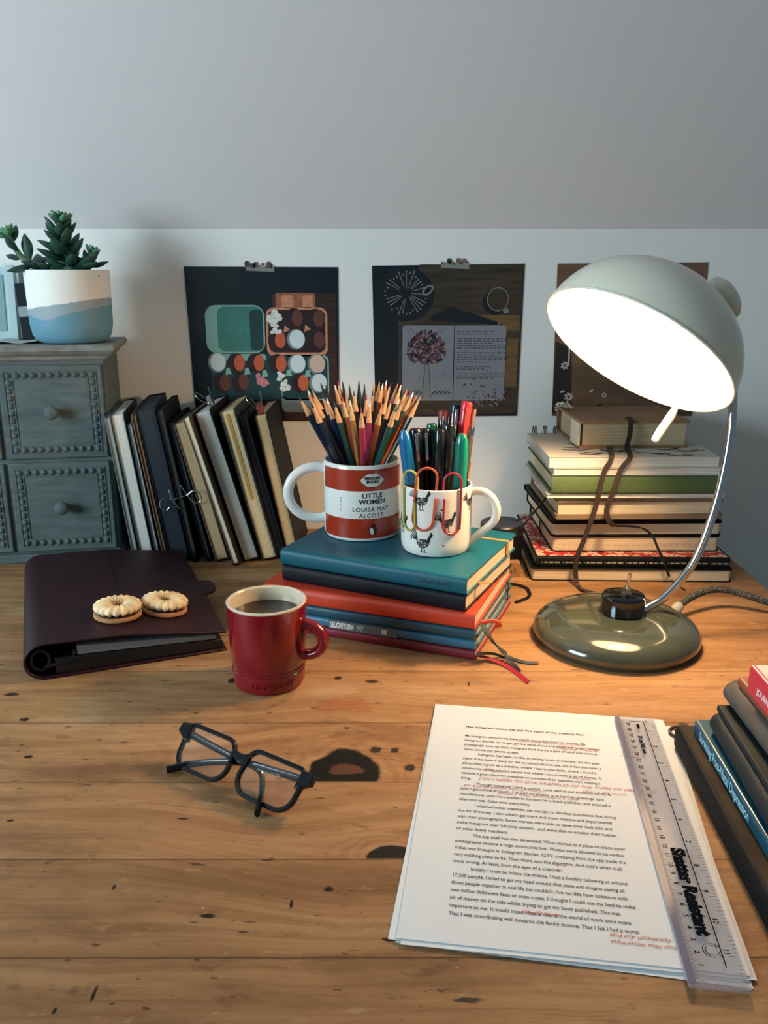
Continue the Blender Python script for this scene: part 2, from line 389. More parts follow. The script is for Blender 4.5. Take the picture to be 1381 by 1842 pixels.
def rrect(x0, x1, y0, y1, r, n=5):
    # rounded rectangle; r may be four radii: (x0,y0) (x1,y0) (x1,y1) (x0,y1)
    rs = r if isinstance(r, (list, tuple)) else [r] * 4
    out = []
    for (cx, cy, a0, q) in ((x0, y0, 180, rs[0]), (x1, y0, 270, rs[1]), (x1, y1, 0, rs[2]), (x0, y1, 90, rs[3])):
        if q <= 1e-6: out.append((cx, cy)); continue
        ox = cx + (q if cx == x0 else -q); oy = cy + (q if cy == y0 else -q)
        for k in range(n + 1):
            a = math.radians(a0 + 90 * k / n); out.append((ox + q * math.cos(a), oy + q * math.sin(a)))
    return out
def ellipse(cx, cy, rx, ry, n=24, rot=0):
    c, s_ = math.cos(math.radians(rot)), math.sin(math.radians(rot)); o = []
    for k in range(n):
        a = 2 * PI * k / n; u, v = rx * math.cos(a), ry * math.sin(a); o.append((cx + u * c - v * s_, cy + u * s_ + v * c))
    return o

# ================================================================ THE SETTING
WALL_Y = 1.31
wallm = mat('white_wall_paint', '#eae8e4', rough=.9, spec=.15, bump=.35, bscale=55)
ceilm = mat('sloping_ceiling_paint', '#e2dedf', rough=.92, spec=.1, bump=.4, bscale=38)
structure('wall_back', MB().box(-1.6, 1.6, WALL_Y, WALL_Y + .08, -.75, .46), wallm, smooth=0)
# sloping attic ceiling rising towards the viewer
structure('ceiling', MB().add([(-1.6, WALL_Y, .46), (1.6, WALL_Y, .46), (1.6, .05, 1.83), (-1.6, .05, 1.83),
                               (-1.6, WALL_Y + .08, .54), (1.6, WALL_Y + .08, .54), (1.6, .11, 1.92), (-1.6, .11, 1.92)],
                              [(0, 1, 2, 3), (4, 5, 6, 7), (0, 1, 5, 4), (1, 2, 6, 5), (2, 3, 7, 6), (3, 0, 4, 7)]), ceilm, smooth=0)
structure('floor', MB().box(-1.6, 1.6, -1.2, WALL_Y, -.78, -.75), mat('dark_floor', '#5a5048', rough=.7), smooth=0)

# ---- table
tb = thing('wooden_desk', 'worn pine plank desk with knots and stains under everything', 'desk')
link('desk_top', MB().box(-.95, .503, .22, WALL_Y - .004, -.035, 0), table_material(), tb, smooth=0, bevel=.002)
legm = mat('pine_leg', '#a87b4f', rough=.6)
for x in (-.90, .45):
    for y in (.27, 1.25):
        link('leg', MB().box(x - .03, x + .03, y - .03, y + .03, -.75, -.035), legm, tb, smooth=0, bevel=.003)

# ================================================================ BOOKS
def book(name, label, cat, W, L, Th, cover, page, M, group=None, b=.0013, inset=.0025, rnd=.0, sx=.004, e=.6, elastic=None, ex=.86, soft=False, extra=None):
    """local frame: spine at x=0, fore-edge at x=W, y along the spine, z through the thickness"""
    t = thing(name, label, cat, M, group)
    cm = MB()
    for z0, z1 in ((0, b), (Th - b, Th)):
        cm.prism(rrect(sx, W, 0, L, [0, rnd, rnd, 0]), z0, z1)
    outer = []; inner = []
    for k in range(13):
        a = -PI / 2 + PI * k / 12
        sg = 1 if a >= 0 else -1
        outer.append((sx * (1 - abs(math.cos(a)) ** e), Th / 2 + Th / 2 * sg * abs(math.sin(a)) ** e))
        inner.append((b + (sx - b) * (1 - abs(math.cos(a)) ** e) + (0 if k not in (0, 12) else 0), Th / 2 + (Th / 2 - b) * sg * abs(math.sin(a)) ** e))
    outer[0] = (sx, 0); outer[-1] = (sx, Th); inner[0] = (sx, b); inner[-1] = (sx, Th - b)
    n = len(outer); vs = []; fs = []
    for y in (0, L):
        vs += [(p[0], y, p[1]) for p in outer] + [(p[0], y, p[1]) for p in inner]
    for i in range(n - 1):
        fs += [(i, i + 1, 2 * n + i + 1, 2 * n + i), (n + i, n + i + 1, 3 * n + i + 1, 3 * n + i), (i, i + 1, n + i + 1, n + i), (2 * n + i, 2 * n + i + 1, 3 * n + i + 1, 3 * n + i)]
    fs += [(0, n, 3 * n, 2 * n), (n - 1, 2 * n - 1, 4 * n - 1, 3 * n - 1)]
    cm.add(vs, fs)
    link('cover', cm, cover, t, smooth=40)
    pr = max(rnd - inset, 0)
    link('page_block', MB().prism(rrect(sx * .8 if e <= .65 else sx, W - inset, inset, L - inset, [0, pr, pr, 0]), b, Th - b), page, t, smooth=30)
    if elastic:
        x = W * ex; w_ = .0028; q = .0006
        em = MB().box(x - w_, x + w_, -q, L + q, Th, Th + q).box(x - w_, x + w_, -q, L + q, -q * .3, 0)
        em.box(x - w_, x + w_, -q, 0, 0, Th).box(x - w_, x + w_, L, L + q, 0, Th)
        link('elastic_band', em, elastic, t, smooth=0)
    return t
black = mat('black_cover', '#10151a', rough=.65, spec=.2, bump=.2, bscale=900)
blackgl = mat('black_leatherette', '#1a2026', rough=.35, bump=.25, bscale=700)
navy = mat('navy_cover', '#162231', rough=.6, spec=.25)
creamp = pages('cream_pages', '#d8c9ad')
whitep = pages('white_pages', '#cfcdc6')
greyp = pages('grey_pages', '#aeb0ab')
tanp = pages('tan_pages', '#b79b76')
yellowp = pages('aged_pages', '#c4b08a', .35)

# ---- leaning notebooks beside the chest, fore-edges forward
def lean(phi, yaw, xl, yf, W, L, Th):
    p, q = math.radians(phi), math.radians(yaw)
    X = Vector((math.sin(q), -math.cos(q), 0)); Y = Vector((-math.sin(p) * math.cos(q), -math.sin(p) * math.sin(q), math.cos(p)))
    Z = X.cross(Y)
    # bottom left front corner at (xl, yf, 0) ; origin is the bottom right back corner
    o = Vector((xl, yf, 0)) - X * W - Z * Th
    o.z = 0 - Z.z * Th
    M = Matrix((X, Y, Z)).transposed().to_4x4(); M.translation = o
    return M
G = 'notebooks leaning in a row against the chest'
rowb = [
 # xl, phi, yaw, yf, W, L, T, cover, page, label
 (-.3530, 6.3, 9, 1.128, .142, .212, .0078, mat('grey_board', '#76837f', rough=.7), greyp, 'slim grey notebook nearest the chest of drawers'),
 (-.3425, 6.9, 9, 1.130, .145, .216, .0175, mat('dark_green_cover', '#39443f', rough=.6), whitep, 'thick white-paged notebook second from the chest'),
 (-.3215, 7.2, 9, 1.132, .138, .203, .0060, mat('slate_cover', '#2b343c', rough=.6), mat('blue_white_page', '#c3d3d8', rough=.8), 'thin notebook with bluish white pages between thicker ones'),
 (-.3120, 7.9, 9, 1.134, .145, .216, .0058, mat('brown_card', '#8a6a50', rough=.7), mat('brown_page', '#7b5f49', rough=.85), 'thin notebook with a brown card edge'),
 (-.3035, 8.5, 8, 1.136, .148, .222, .0262, navy, mat('navy_edge', '#1f2c39', rough=.7), 'thickest dark navy notebook of the leaning row'),
 (-.2730, 8.9, 5, 1.136, .142, .222, .0085, black, mat('dark_edge', '#39393b', rough=.8), 'dark notebook with dark page edges behind the butterfly clip'),
 (-.2530, 11.8, 3, 1.140, .140, .205, .0074, black, mat('dark_edge2', '#2b3138', rough=.8), 'slim black notebook left of the beige sketchbook'),
 (-.2390, 13.4, 1, 1.138, .140, .206, .0180, mat('tan_cover', '#6d5a46', rough=.7), tanp, 'beige-paged sketchbook with the loose cover edge'),
 (-.2120, 15.4, 0, 1.122, .150, .219, .0092, mat('dark_tan_cover', '#4c4138', rough=.7), creamp, 'slim cream notebook sticking out furthest forward'),
 (-.1985, 15.3, 0, 1.138, .145, .223, .0215, black, greyp, 'black notebook with thick ridged white pages'),
 (-.1730, 13.4, 0, 1.142, .145, .222, .0215, mat('black_marbled', '#22272b', rough=.5, noise=.5, nscale=300), yellowp, 'swollen black notebook with a yellowed page tab'),
 (-.1495, 13.5, 0, 1.150, .140, .215, .0100, navy, mat('navy_edge3', '#222a33', rough=.8), 'dark notebook tucked behind the yellow-tabbed one'),
 (-.1375, 10.9, 0, 1.150, .135, .214, .0165, black, mat('tan_edge', '#b59a72', rough=.85, lines=.2, nscale=1, stretch=(8, 260, 1500)), 'black notebook with tan pages at the right end of the row'),
]
lastM = {}
for i, (xl, ph, yw, yf, W_, L_, T_, cv, pg, lb) in enumerate(rowb):
    M = lean(ph, yw, xl, yf, W_, L_, T_); lastM[i] = M
    t = book('notebook', lb, 'notebook', W_, L_, T_, cv, pg, M, G, b=.0011 if i != 10 else .002, inset=.002, rnd=.006, sx=.004)
    if i == 10:
        link('page_tab', MB().box(W_ - .004, W_ - .0012, L_ * .42, L_ - .006, T_ * .42, T_ * .62), mat('yellow_tab', '#b58a3a', rough=.7), t)['label'] = 'yellowed tab edge'
chrome = mat('chrome', '#c9cdd0', rough=.12, metal=1)
steel = mat('steel', '#9ea3a6', rough=.25, metal=1)
def placed(i, u, v, wz, rot=0):
    # a frame on the fore-edge of leaning book i; x to the right, y up the book, z outward
    xl, ph, yw, yf, W_, L_, T_, *_ = rowb[i]
    M = lastM[i] @ T(W_ + wz, v, T_ - u) @ Matrix(((0, 0, 1, 0), (0, 1, 0, 0), (-1, 0, 0, 0), (0, 0, 0, 1))) @ RZ(rot)
    return M
# butterfly clip biting the dark notebooks
t = thing('butterfly_clip', 'silver wire butterfly clip on the dark leaning notebook', 'clip', placed(5, .004, .098, .0015, 6) @ Matrix.Scale(.8, 4))
link('clip_jaw', MB().tube([(-.013, .020, 0), (-.0135, 0, .001), (-.006, -.020, 0)], .0009, 8).tube([(-.013, 0, .001), (.014, .001, .001)], .0013, 8).tube([(.008, .022, -.001), (.014, .001, .001), (.021, -.020, -.001)], .0009, 8), chrome, t)
lp = smooth_path([(-.012, -.001, .002), (-.022, .007, .003), (-.033, .004, .004), (-.036, -.008, .004), (-.029, -.015, .004), (-.022, -.011, .003)], 5)
link('wire_loop', MB().tube(lp, .0009, 8), chrome, t)
lp = smooth_path([(.014, .001, .002), (.026, .006, .004), (.036, .000, .006), (.036, -.012, .006), (.026, -.016, .005), (.018, -.008, .003)], 5)
link('wire_loop', MB().tube(lp, .0009, 8), chrome, t)
# two small clips on top of the row
def bulldog(M, label, colr):
    t = thing('bulldog_clip', label, 'clip', M, 'clips on top of the leaning notebooks')
    link('clip_body', MB().prism([(-.011, 0), (.011, 0), (.008, .012), (-.008, .012)], -.0035, .0035), colr, t, bevel=.001)
    for z in (-.004, .004):
        link('wire_handle', MB().tube(smooth_path([(-.005, .010, z), (-.007, .024, z * 2.2), (0, .030, z * 2.6), (.007, .024, z * 2.2), (.005, .010, z)], 4), .0006, 6), steel, t)
    return t
bulldog(lastM[9] @ T(.100, .2232, .004) @ RX(12) @ RZ(-35), 'small silver bulldog clip lying on the black ridged notebook', steel)
bulldog(lastM[12] @ T(.118, .2145, .008) @ RZ(-20) @ RX(10), 'small red bulldog clip with wire ears on the right end notebook', mat('dark_red_paint', '#7a3030', rough=.35))

# ================================================================ CHEST OF DRAWERS
grey = mat('grey_chalk_paint', '#5b6a6a', rough=.75, noise=.22, nscale=22, bump=.5, bscale=160, stretch=(1, 2, 5))
grey2 = mat('worn_edge_paint', '#8a8a86', rough=.8, noise=.3, nscale=40, stretch=(1, 3, 3))
CH = T(-.382, 1.163, 0) @ RZ(9.3)
ch = thing('chest_of_drawers', 'small grey painted chest of drawers with beaded fronts, under the potted succulent', 'chest of drawers', CH)
Wc, Dc = .285, .128
cb = MB().box(-Wc, 0, 0, Dc, .012, .285)
link('carcass', cb, grey, ch, bevel=.0015)
pl = MB().box(-Wc - .004, .004, -.006, Dc, 0, .013)
link('plinth', pl, grey, ch, bevel=.002)
cn = MB()
prof = [(0, .283), (.004, .286), (.006, .290), (.012, .294), (.016, .298), (.016, .303), (.013, .3055), (0, .3055)]
for (o0, z0), (o1, z1) in zip(prof[:-1], prof[1:]):
    a = [(-Wc - o0, -o0, z0), (o0, -o0, z0), (o0, Dc, z0), (-Wc - o0, Dc, z0)]
    c_ = [(-Wc - o1, -o1, z1), (o1, -o1, z1), (o1, Dc, z1), (-Wc - o1, Dc, z1)]
    cn.add(a + c_, [(i, (i + 1) % 4, (i + 1) % 4 + 4, i + 4) for i in range(4)])
cn.add([(-Wc, 0, .3055), (0, 0, .3055), (0, Dc, .3055), (-Wc, Dc, .3055)], [(0, 1, 2, 3)])
link('cornice_top', cn, grey2, ch)
for row, (z0, z1) in enumerate(((.0165, .1445), (.1505, .2785))):
    for col, x1 in enumerate((-.004, -.1445)):
        x0 = x1 - .1345
        front = MB().box(x0, x1, -.0045, .002, z0, z1)
        d = link('drawer', front, grey, ch, bevel=.0015)
        fm = MB()
        i0, i1, j0, j1 = x0 + .013, x1 - .013, z0 + .013, z1 - .013
        # sunk channel line: four thin fillets each side of the beads
        for k, off in ((0, -.0052), (1, .0052)):
            a0, a1, b0, b1 = i0 - off, i1 + off, j0 - off, j1 + off
            fm.box(a0, a1, -.0056, -.0044, b0 - .0006, b0 + .0006).box(a0, a1, -.0056, -.0044, b1 - .0006, b1 + .0006)
            fm.box(a0 - .0006, a0 + .0006, -.0056, -.0044, b0, b1).box(a1 - .0006, a1 + .0006, -.0056, -.0044, b0, b1)
        n = 11
        for k in range(n):
            xx = i0 + (i1 - i0) * k / (n - 1); zz = j0 + (j1 - j0) * k / (n - 1)
            for (bx, bz) in ((xx, j0), (xx, j1)): fm.ball((bx, -.0046, bz), .0038, .0034, .0042, 8, 6)
            if 0 < k < n - 1:
                for (bx, bz) in ((i0, zz), (i1, zz)): fm.ball((bx, -.0046, bz), .0040, .0034, .0042, 8, 6)
        link('bead_border', fm, grey, d)
        kn = MB().lathe([(.005, 0), (.0045, .004), (.0055, .008), (.0088, .012), (.0096, .016), (.0078, .020), (.004, .0222), (0, .0225)], 20, 0, T((x0 + x1) / 2, -.0045, (z0 + z1) / 2 + .002) @ RX(90))
        link('knob', kn, grey, d)

# ---- plant pot with succulent
def wavy_pot_material():
    m = bpy.data.materials.new('dipped_glaze'); m.use_nodes = True
    nt = m.node_tree; b = nt.nodes['Principled BSDF']; N = NT(nt)
    tc = nt.nodes.new('ShaderNodeTexCoord'); sp = nt.nodes.new('ShaderNodeSeparateXYZ'); nt.links.new(tc.outputs['Object'], sp.inputs[0])
    x, z = sp.outputs[0], sp.outputs[2]
    nz = N.m('MULTIPLY', N.m('SUBTRACT', N.noise(tc.outputs['Object'], 90, 3), .5), .006)
    l1 = N.m('ADD', N.m('ADD', .052, N.m('MULTIPLY', x, .14)), nz)
    l2 = N.m('ADD', N.m('ADD', .031, N.m('MULTIPLY', N.m('ABSOLUTE', N.m('ADD', x, .018)), .26)), nz)
    c = N.mix(N.rng(N.m('SUBTRACT', z, l1), -.0006, .0006), lin('#8f9fa8'), lin('#e8e6e0'))
    c = N.mix(N.rng(N.m('SUBTRACT', z, l2), -.0006, .0006), lin('#5f8ea4'), c)
    nt.links.new(c, b.inputs['Base Color']); b.inputs['Roughness'].default_value = .6
    return m
PX, PY, PZ = -.4320, 1.196, .3057
pt = thing('potted_succulent', 'green succulent in a white and blue dipped pot on the grey chest', 'potted plant', T(PX, PY, PZ))
link('pot', MB().lathe([(0, 0), (.040, 0), (.047, .003), (.052, .011), (.0545, .025), (.0558, .094), (.0552, .0965), (.0535, .0965), (.0528, .094), (.0515, .080), (0, .079)], 56), wavy_pot_material(), pt)
link('soil', MB().lathe([(0, .0845), (.03, .086), (.0518, .083), (.0518, .0795), (0, .0795)], 32), mat('potting_soil', '#1c1b1a', rough=.95, bump=1, bscale=200), pt)
leafm = mat('succulent_leaf', '#2c5546', rough=.42, noise=.35, nscale=45)
leaft = mat('succulent_tip', '#5f9a74', rough=.42, noise=.3, nscale=60)
stemm = mat('succulent_stem', '#5b7a5a', rough=.6, noise=.2)
def leaf(mb, base, d, L, w, th, mi=0, bend=.25):
    d = Vector(d).normalized(); up = Vector((0, 0, 1)); side = d.cross(up)
    if side.length < .05: side = Vector((1, 0, 0))
    side.normalize(); nrm = side.cross(d).normalized()
    rows = []; N_ = 8; K = 8
    prof = [.32, .45, .72, .92, 1.0, .93, .66, .30]
    vs = []; fs = []
    for i in range(N_):
        t = i / (N_ - 1); ww = w * prof[i] / 2; hh = th * prof[i] / 2
        c = Vector(base) + d * L * t * .97 + nrm * (bend * L * t * t * .5)
        for k in range(K):
            a = 2 * PI * k / K; vs.append(c + side * ww * math.cos(a) + nrm * hh * math.sin(a))
    for i in range(N_ - 1):
        for k in range(K):
            l = (k + 1) % K; fs.append((i * K + k, i * K + l, (i + 1) * K + l, (i + 1) * K + k))
    tip = Vector(base) + d * L * 1.05 + nrm * (bend * L * .55); vs.append(tip); n = len(vs) - 1
    for k in range(K): fs.append(((N_ - 1) * K + k, (N_ - 1) * K + (k + 1) % K, n))
    fs.append(tuple(range(K - 1, -1, -1)))
    mb.add(vs, fs, mi)
def rosette_stem(pts, nl, Lb, Lt, tipn=9, seed=1, start=0.12, tips=True):
    rnd = random.Random(seed)
    P = smooth_path(pts, 8)
    st = MB().tube(P, [.0048 - .0016 * i / len(P) for i in range(len(P))], 8)
    link('stem', st, stemm, pt)
    fo = MB()
    for i in range(nl):
        t = start + (1 - start) * i / nl; k = min(int(t * (len(P) - 1)), len(P) - 2)
        ax = (P[k + 1] - P[k]).normalized(); a = i * 2.39996 + seed
        u = ax.cross(Vector((.3, 1, .2))).normalized(); v = ax.cross(u)
        L = Lb + (Lt - Lb) * t; L *= rnd.uniform(.88, 1.12)
        el = .25 + .55 * t
        d = (u * math.cos(a) + v * math.sin(a)) * math.cos(el) + ax * math.sin(el)
        leaf(fo, P[k], d, L, L * .46, L * .25, 1 if t > .92 else 0)
    end = P[-1]; ax = (P[-1] - P[-3]).normalized(); u = ax.cross(Vector((.3, 1, .2))).normalized(); v = ax.cross(u)
    for i in range(tipn):
        a = i * 2.39996; el = .35 + 1.0 * i / tipn
        d = (u * math.cos(a) + v * math.sin(a)) * math.cos(el) + ax * math.sin(el)
        leaf(fo, end, d, Lt * (1 - .35 * i / tipn), Lt * .48, Lt * .26, 1)
    link('leaf_rosette', fo, [leafm, leaft], pt, smooth=60)
Z0 = .084
rosette_stem([(.010, -.006, Z0), (.006, -.010, Z0 + .028), (.000, -.010, Z0 + .052), (.002, -.010, Z0 + .072)], 26, .044, .022, 10, 3, .05)
rosette_stem([(-.008, -.012, Z0), (-.030, -.018, Z0 + .016), (-.052, -.020, Z0 + .030), (-.064, -.022, Z0 + .054)], 6, .046, .020, 12, 5, .30)
rosette_stem([(.020, -.004, Z0), (.030, -.006, Z0 + .014), (.040, -.008, Z0 + .034)], 11, .038, .014, 6, 8, .05)
rosette_stem([(.002, .010, Z0), (-.002, .014, Z0 + .026), (-.006, .012, Z0 + .038)], 10, .040, .024, 4, 11, .05)
fo = MB()
for d, L in (((-1, -.4, .15), .034), ((-.4, -1, .05), .03), ((.5, -1, -.15), .030), ((1, -.3, .1), .034), ((.9, -.2, .35), .040), ((-.7, -.3, -.35), .026)):
    leaf(fo, (d[0] * .018, -.012 + d[1] * .01, Z0 + .014), d, L, L * .5, L * .3)
link('leaf_rosette', fo, leafm, pt, smooth=60)

# things behind the pot
fr = thing('picture_frame', 'pale blue-grey frame edge leaning at the far left behind the pot', 'picture frame', T(-.535, 1.232, .306) @ RZ(9) @ RX(-7))
link('frame', MB().box(-.10, .0, 0, .010, 0, .100).box(.0, .012, -.003, .012, 0, .103), mat('pale_frame', '#b9cdd0', rough=.4), fr, bevel=.001)
link('picture', MB().box(-.098, -.004, -.0015, -.0002, .012, .090), mat('pale_print', '#8fb0b4', rough=.3), fr)
fc = tag(link('postcard', MB().box(0, .05, 0, .0012, 0, .098), mat('pale_card', '#a9c0c1', rough=.6)), 'pale card standing between the frame and the pot', 'card')
fc.matrix_world = T(-.528, 1.262, .306) @ RZ(9) @ RX(-5)
pc = tag(link('photo_strip', MB().box(0, .02, 0, .0012, 0, .078, 0).box(-.0002, .021, -.0004, .0002, .032, .046, 1), [mat('dark_photo', '#1d2a33', rough=.3), mat('light_patch', '#9aa3a3', rough=.4)]), 'dark photo strip half hidden behind the succulent pot', 'photo')
pc.matrix_world = T(-.5135, 1.222, .3062) @ RZ(9) @ RX(-8) @ RY(-4)
sp_ = MB()
def paperwave(x0, x1, y0, y1, n, f):
    vs = []; fs = []
    for j in range(n + 1):
        for i in range(n + 1):
            x = x0 + (x1 - x0) * i / n; y = y0 + (y1 - y0) * j / n; vs.append((x, y, f(x, y)))
    m_ = len(vs); vs += [(a, b_, c_ + .0004) for a, b_, c_ in vs]
    for j in range(n):
        for i in range(n):
            a = j * (n + 1) + i; q = (a, a + 1, a + n + 2, a + n + 1); fs += [q, tuple(k + m_ for k in q)]
    for i in range(n):
        for a, b_ in ((i, i + 1), (n * (n + 1) + i, n * (n + 1) + i + 1), (i * (n + 1), (i + 1) * (n + 1)), (i * (n + 1) + n, (i + 1) * (n + 1) + n)):
            fs.append((a, b_, b_ + m_, a + m_))
    return vs, fs
sp_.add(*paperwave(0, .075, 0, .05, 8, lambda x, y: .0005 + .003 * math.sin(x * 60) ** 2))
pp = tag(link('paper_scrap', sp_, mat('scrap_paper', '#b8c4c2', rough=.7)), 'crumpled pale paper on the chest in front of the frame', 'paper')
pp.matrix_world = T(-.545, 1.150, .306) @ RZ(9)

# ================================================================ PRINTS ON THE WALL
def on_wall(x, z, rz=0, d=.0012):
    return T(x, WALL_Y - d, z) @ RX(90) @ RZ(rz)
def tape(parent, x, y, cols, seed):
    rnd = random.Random(seed); m_ = MB()
    tp = mat('clear_tape', '#c4c6c0', rough=.3, alpha=.25)
    m_.prism([(x - .020, y - .006), (x + .022, y - .008), (x + .022, y + .002), (x - .020, y + .003)], .0006, .0008, 0)
    for i in range(9):
        xx = x - .018 + .0045 * i + rnd.uniform(-.001, .001); r = rnd.uniform(.0012, .0042)
        m_.prism(ellipse(xx, y + r * .7 + rnd.uniform(-.002, .002), r * .9, r * 1.2, 10), .0008, .0010, 1 + i % 2)
    link('washi_tape', m_, [tp] + cols, parent, smooth=0)
dk = mat('print_dark', '#13212b', rough=.35, noise=.25, nscale=30, stretch=(1, 9, 1))
brownw = mat('print_brown_wood', '#46302b', rough=.35, noise=.35, nscale=22, stretch=(1.2, 9, 1))
teal_c = mat('print_teal', '#46857d', rough=.35, noise=.12, nscale=90)
teal_l = mat('print_teal_light', '#84b2a8', rough=.35)
teal_d = mat('print_teal_dark', '#24484c', rough=.35)
ork = mat('print_carton', '#a86a4d', rough=.35, noise=.25, nscale=120)
orl = mat('print_carton_light', '#cf8a68', rough=.35, noise=.2, nscale=160)
eg = mat('print_egg_orange', '#cf6744', rough=.35)
egd = mat('print_egg_brown', '#6e4138', rough=.35)
ege = mat('print_egg_shadow', '#35242a', rough=.35)
ew = mat('print_egg_white', '#c9d4d6', rough=.35)
ewd = mat('print_egg_grey', '#7d929a', rough=.35)
ep = mat('print_egg_pink', '#d6b7a8', rough=.35)
pinkf = mat('print_flower_pink', '#c97f85', rough=.35, noise=.2, nscale=200)
whf = mat('print_flower_white', '#cfcfca', rough=.35, noise=.2, nscale=200)
pm = [dk, brownw, teal_c, teal_l, teal_d, ork, orl, eg, egd, ege, ew, ewd, ep, pinkf, whf]
# egg print: 0.235 wide x 0.236 high, picture coordinates from its lower left corner
def lay(mb, poly, lv, mi): mb.prism(poly, .0004 + lv * .00006, .0004 + lv * .00006 + .00005, mi)
eggp = thing('art_print', 'egg box photo print taped to the wall above the leaning notebooks', 'print', on_wall(-.293, .175), 'three photo prints taped to the wall')
m_ = MB(); Wp, Hp = .224, .232
m_.prism([(-.005, Hp), (0, 0), (Wp - .001, .0), (Wp, Hp - .001)], 0, .0004, 0)
lay(m_, [(Wp * .62, 0), (Wp * .985, 0), (Wp * .985, Hp * .83), (Wp * .55, Hp * .83)], 0, 1)
def P_(u, v): return u * Wp, (1 - v) * Hp     # fractions, v from the top
def R_(u0, u1, v0, v1, r, lv, mi):
    x0, y1 = P_(u0, v0); x1, y0 = P_(u1, v1); lay(m_, rrect(x0, x1, y0, y1, r), lv, mi)
R_(.10, .50, .24, .55, .016, 1, 3); R_(.18, .49, .25, .54, .012, 2, 2); R_(.40, .488, .27, .53, .006, 3, 4)
R_(.12, .93, .55, .86, .010, 1, 4); R_(.14, .50, .555, .60, .004, 2, 3)
R_(.58, .845, .165, .27, .003, 1, 5); R_(.62, .70, .18, .26, .003, 2, 6); R_(.76, .83, .18, .26, .003, 2, 6)
R_(.51, .925, .255, .57, .012, 2, 6); R_(.525, .91, .27, .545, .010, 3, 9)
R_(.60, .93, .56, .86, .010, 2, 3); R_(.605, .92, .57, .85, .010, 3, 4)
def egg(u, v, kind, lv=5, k=1.0):
    x, y = P_(u, v); r = .0138 * k
    a, c_ = {'o': (9, 7), 'b': (9, 8), 'w': (11, 10), 'p': (11, 12)}[kind]
    lay(m_, ellipse(x, y, r, r * 1.12, 22), lv, a)
    lay(m_, ellipse(x + r * (.38 if kind in 'ob' else .12), y + .0005, r * (.60 if kind in 'ob' else .85), r * (.9 if kind in 'ob' else 1.0), 20), lv + 1, c_)
for u, v, k in ((.70, .325, 'b'), (.845, .33, 'b'), (.58, .465, 'o'), (.71, .46, 'w'), (.845, .465, 'b'), (.165, .61, 'w'), (.295, .615, 'o'), (.43, .615, 'o'), (.58, .62, 'o'), (.71, .62, 'w'), (.845, .62, 'p'), (.19, .745, 'b'), (.32, .74, 'b'), (.73, .745, 'o'), (.855, .745, 'w')):
    egg(u, v, k)
for (u, v) in ((.24, .665), (.37, .665), (.49, .68), (.655, .675), (.785, .68)):
    x, y = P_(u, v); lay(m_, [(x - .005, y - .006), (x + .005, y - .005), (x + .002, y + .005), (x - .003, y + .004)], 7, 3)
for (u, v) in ((.645, .395), (.785, .39)):
    x, y = P_(u, v); lay(m_, [(x - .004, y - .005), (x + .006, y - .001), (x - .002, y + .006)], 7, 6)
rn = random.Random(3)
for (u, v, mi, q) in ((.565, .325, 14, 1.15), (.575, .40, 14, .8), (.45, .725, 13, 1.05), (.50, .745, 13, .7), (.60, .70, 14, .8), (.62, .76, 14, .9)):
    cx, cy = P_(u, v)
    for k in range(11):
        a = rn.uniform(0, 6.28); d = rn.uniform(0, .0085) * q
        lay(m_, ellipse(cx + d * math.cos(a), cy + d * math.sin(a), .0035 * q, .0045 * q, 7, rn.uniform(0, 180)), 8 + k * .15, mi)
R_(.60, .86, .82, .94, .008, 2, 11)
link('print_sheet', m_, pm, eggp, smooth=0)
tape(eggp, Wp * .48, Hp, [mat('tape_dark', '#3a3d3c', rough=.5), mat('tape_brown', '#6b4f42', rough=.5)], 1)

# journal print
jp = thing('art_print', 'print of an open journal with a leaf tree, middle of the wall', 'print', on_wall(-.013, .183), 'three photo prints taped to the wall')
m_ = MB(); Wp, Hp = .222, .228
m_.prism([(-.005, Hp - .003), (.0, -.002), (Wp - .002, 0), (Wp, Hp)], 0, .0004, 0)
jb = mat('print_oak', '#4b4036', rough=.35, noise=.4, nscale=14, stretch=(1, 7, 1)); jpage = mat('print_page', '#93949c', rough=.35, noise=.05, nscale=60); ink = mat('print_ink', '#22262e', rough=.4)
jf = mat('print_petals', '#6e4850', rough=.4); jf2 = mat('print_petals_light', '#a58a8c', rough=.4); cupm = mat('print_cup', '#8c8f8a', rough=.4); cof = mat('print_coffee', '#4a3d30', rough=.4); bk = mat('print_shadow', '#18222b', rough=.4); jo = mat('print_oak_warm', '#7d5f3e', rough=.35, noise=.3, nscale=18, stretch=(1, 7, 1))
jm = [dk, jb, jpage, ink, jf, jf2, cupm, cof, bk, jo]
x0, y1 = P_(.13, .02); lay(m_, [(Wp * .30, Hp * .995), (Wp * .995, Hp * .995), (Wp * .985, .004), (Wp * .12, .0), (Wp * .12, Hp * .6)], 0, 1)
R_(.72, .985, .33, .43, .001, 1, 9); R_(.90, .98, .48, .80, .001, 1, 9)
R_(.0, .155, .10, .985, .002, 1, 8)
for k in range(5): lay(m_, ellipse(Wp * (.20 - .012 * k), Hp * (.805 - .01 * k), Wp * (.20 - .015 * k), Hp * (.175 - .02 * k), 26), 1.2 + k * .2, 8)
R_(.185, .895, .395, .895, .004, 2, 2)
x, ya = P_(.54, .395); _, yb = P_(.54, .895); lay(m_, [(x - .0006, ya), (x + .0006, ya), (x + .0006, yb), (x - .0006, yb)], 4, 3)
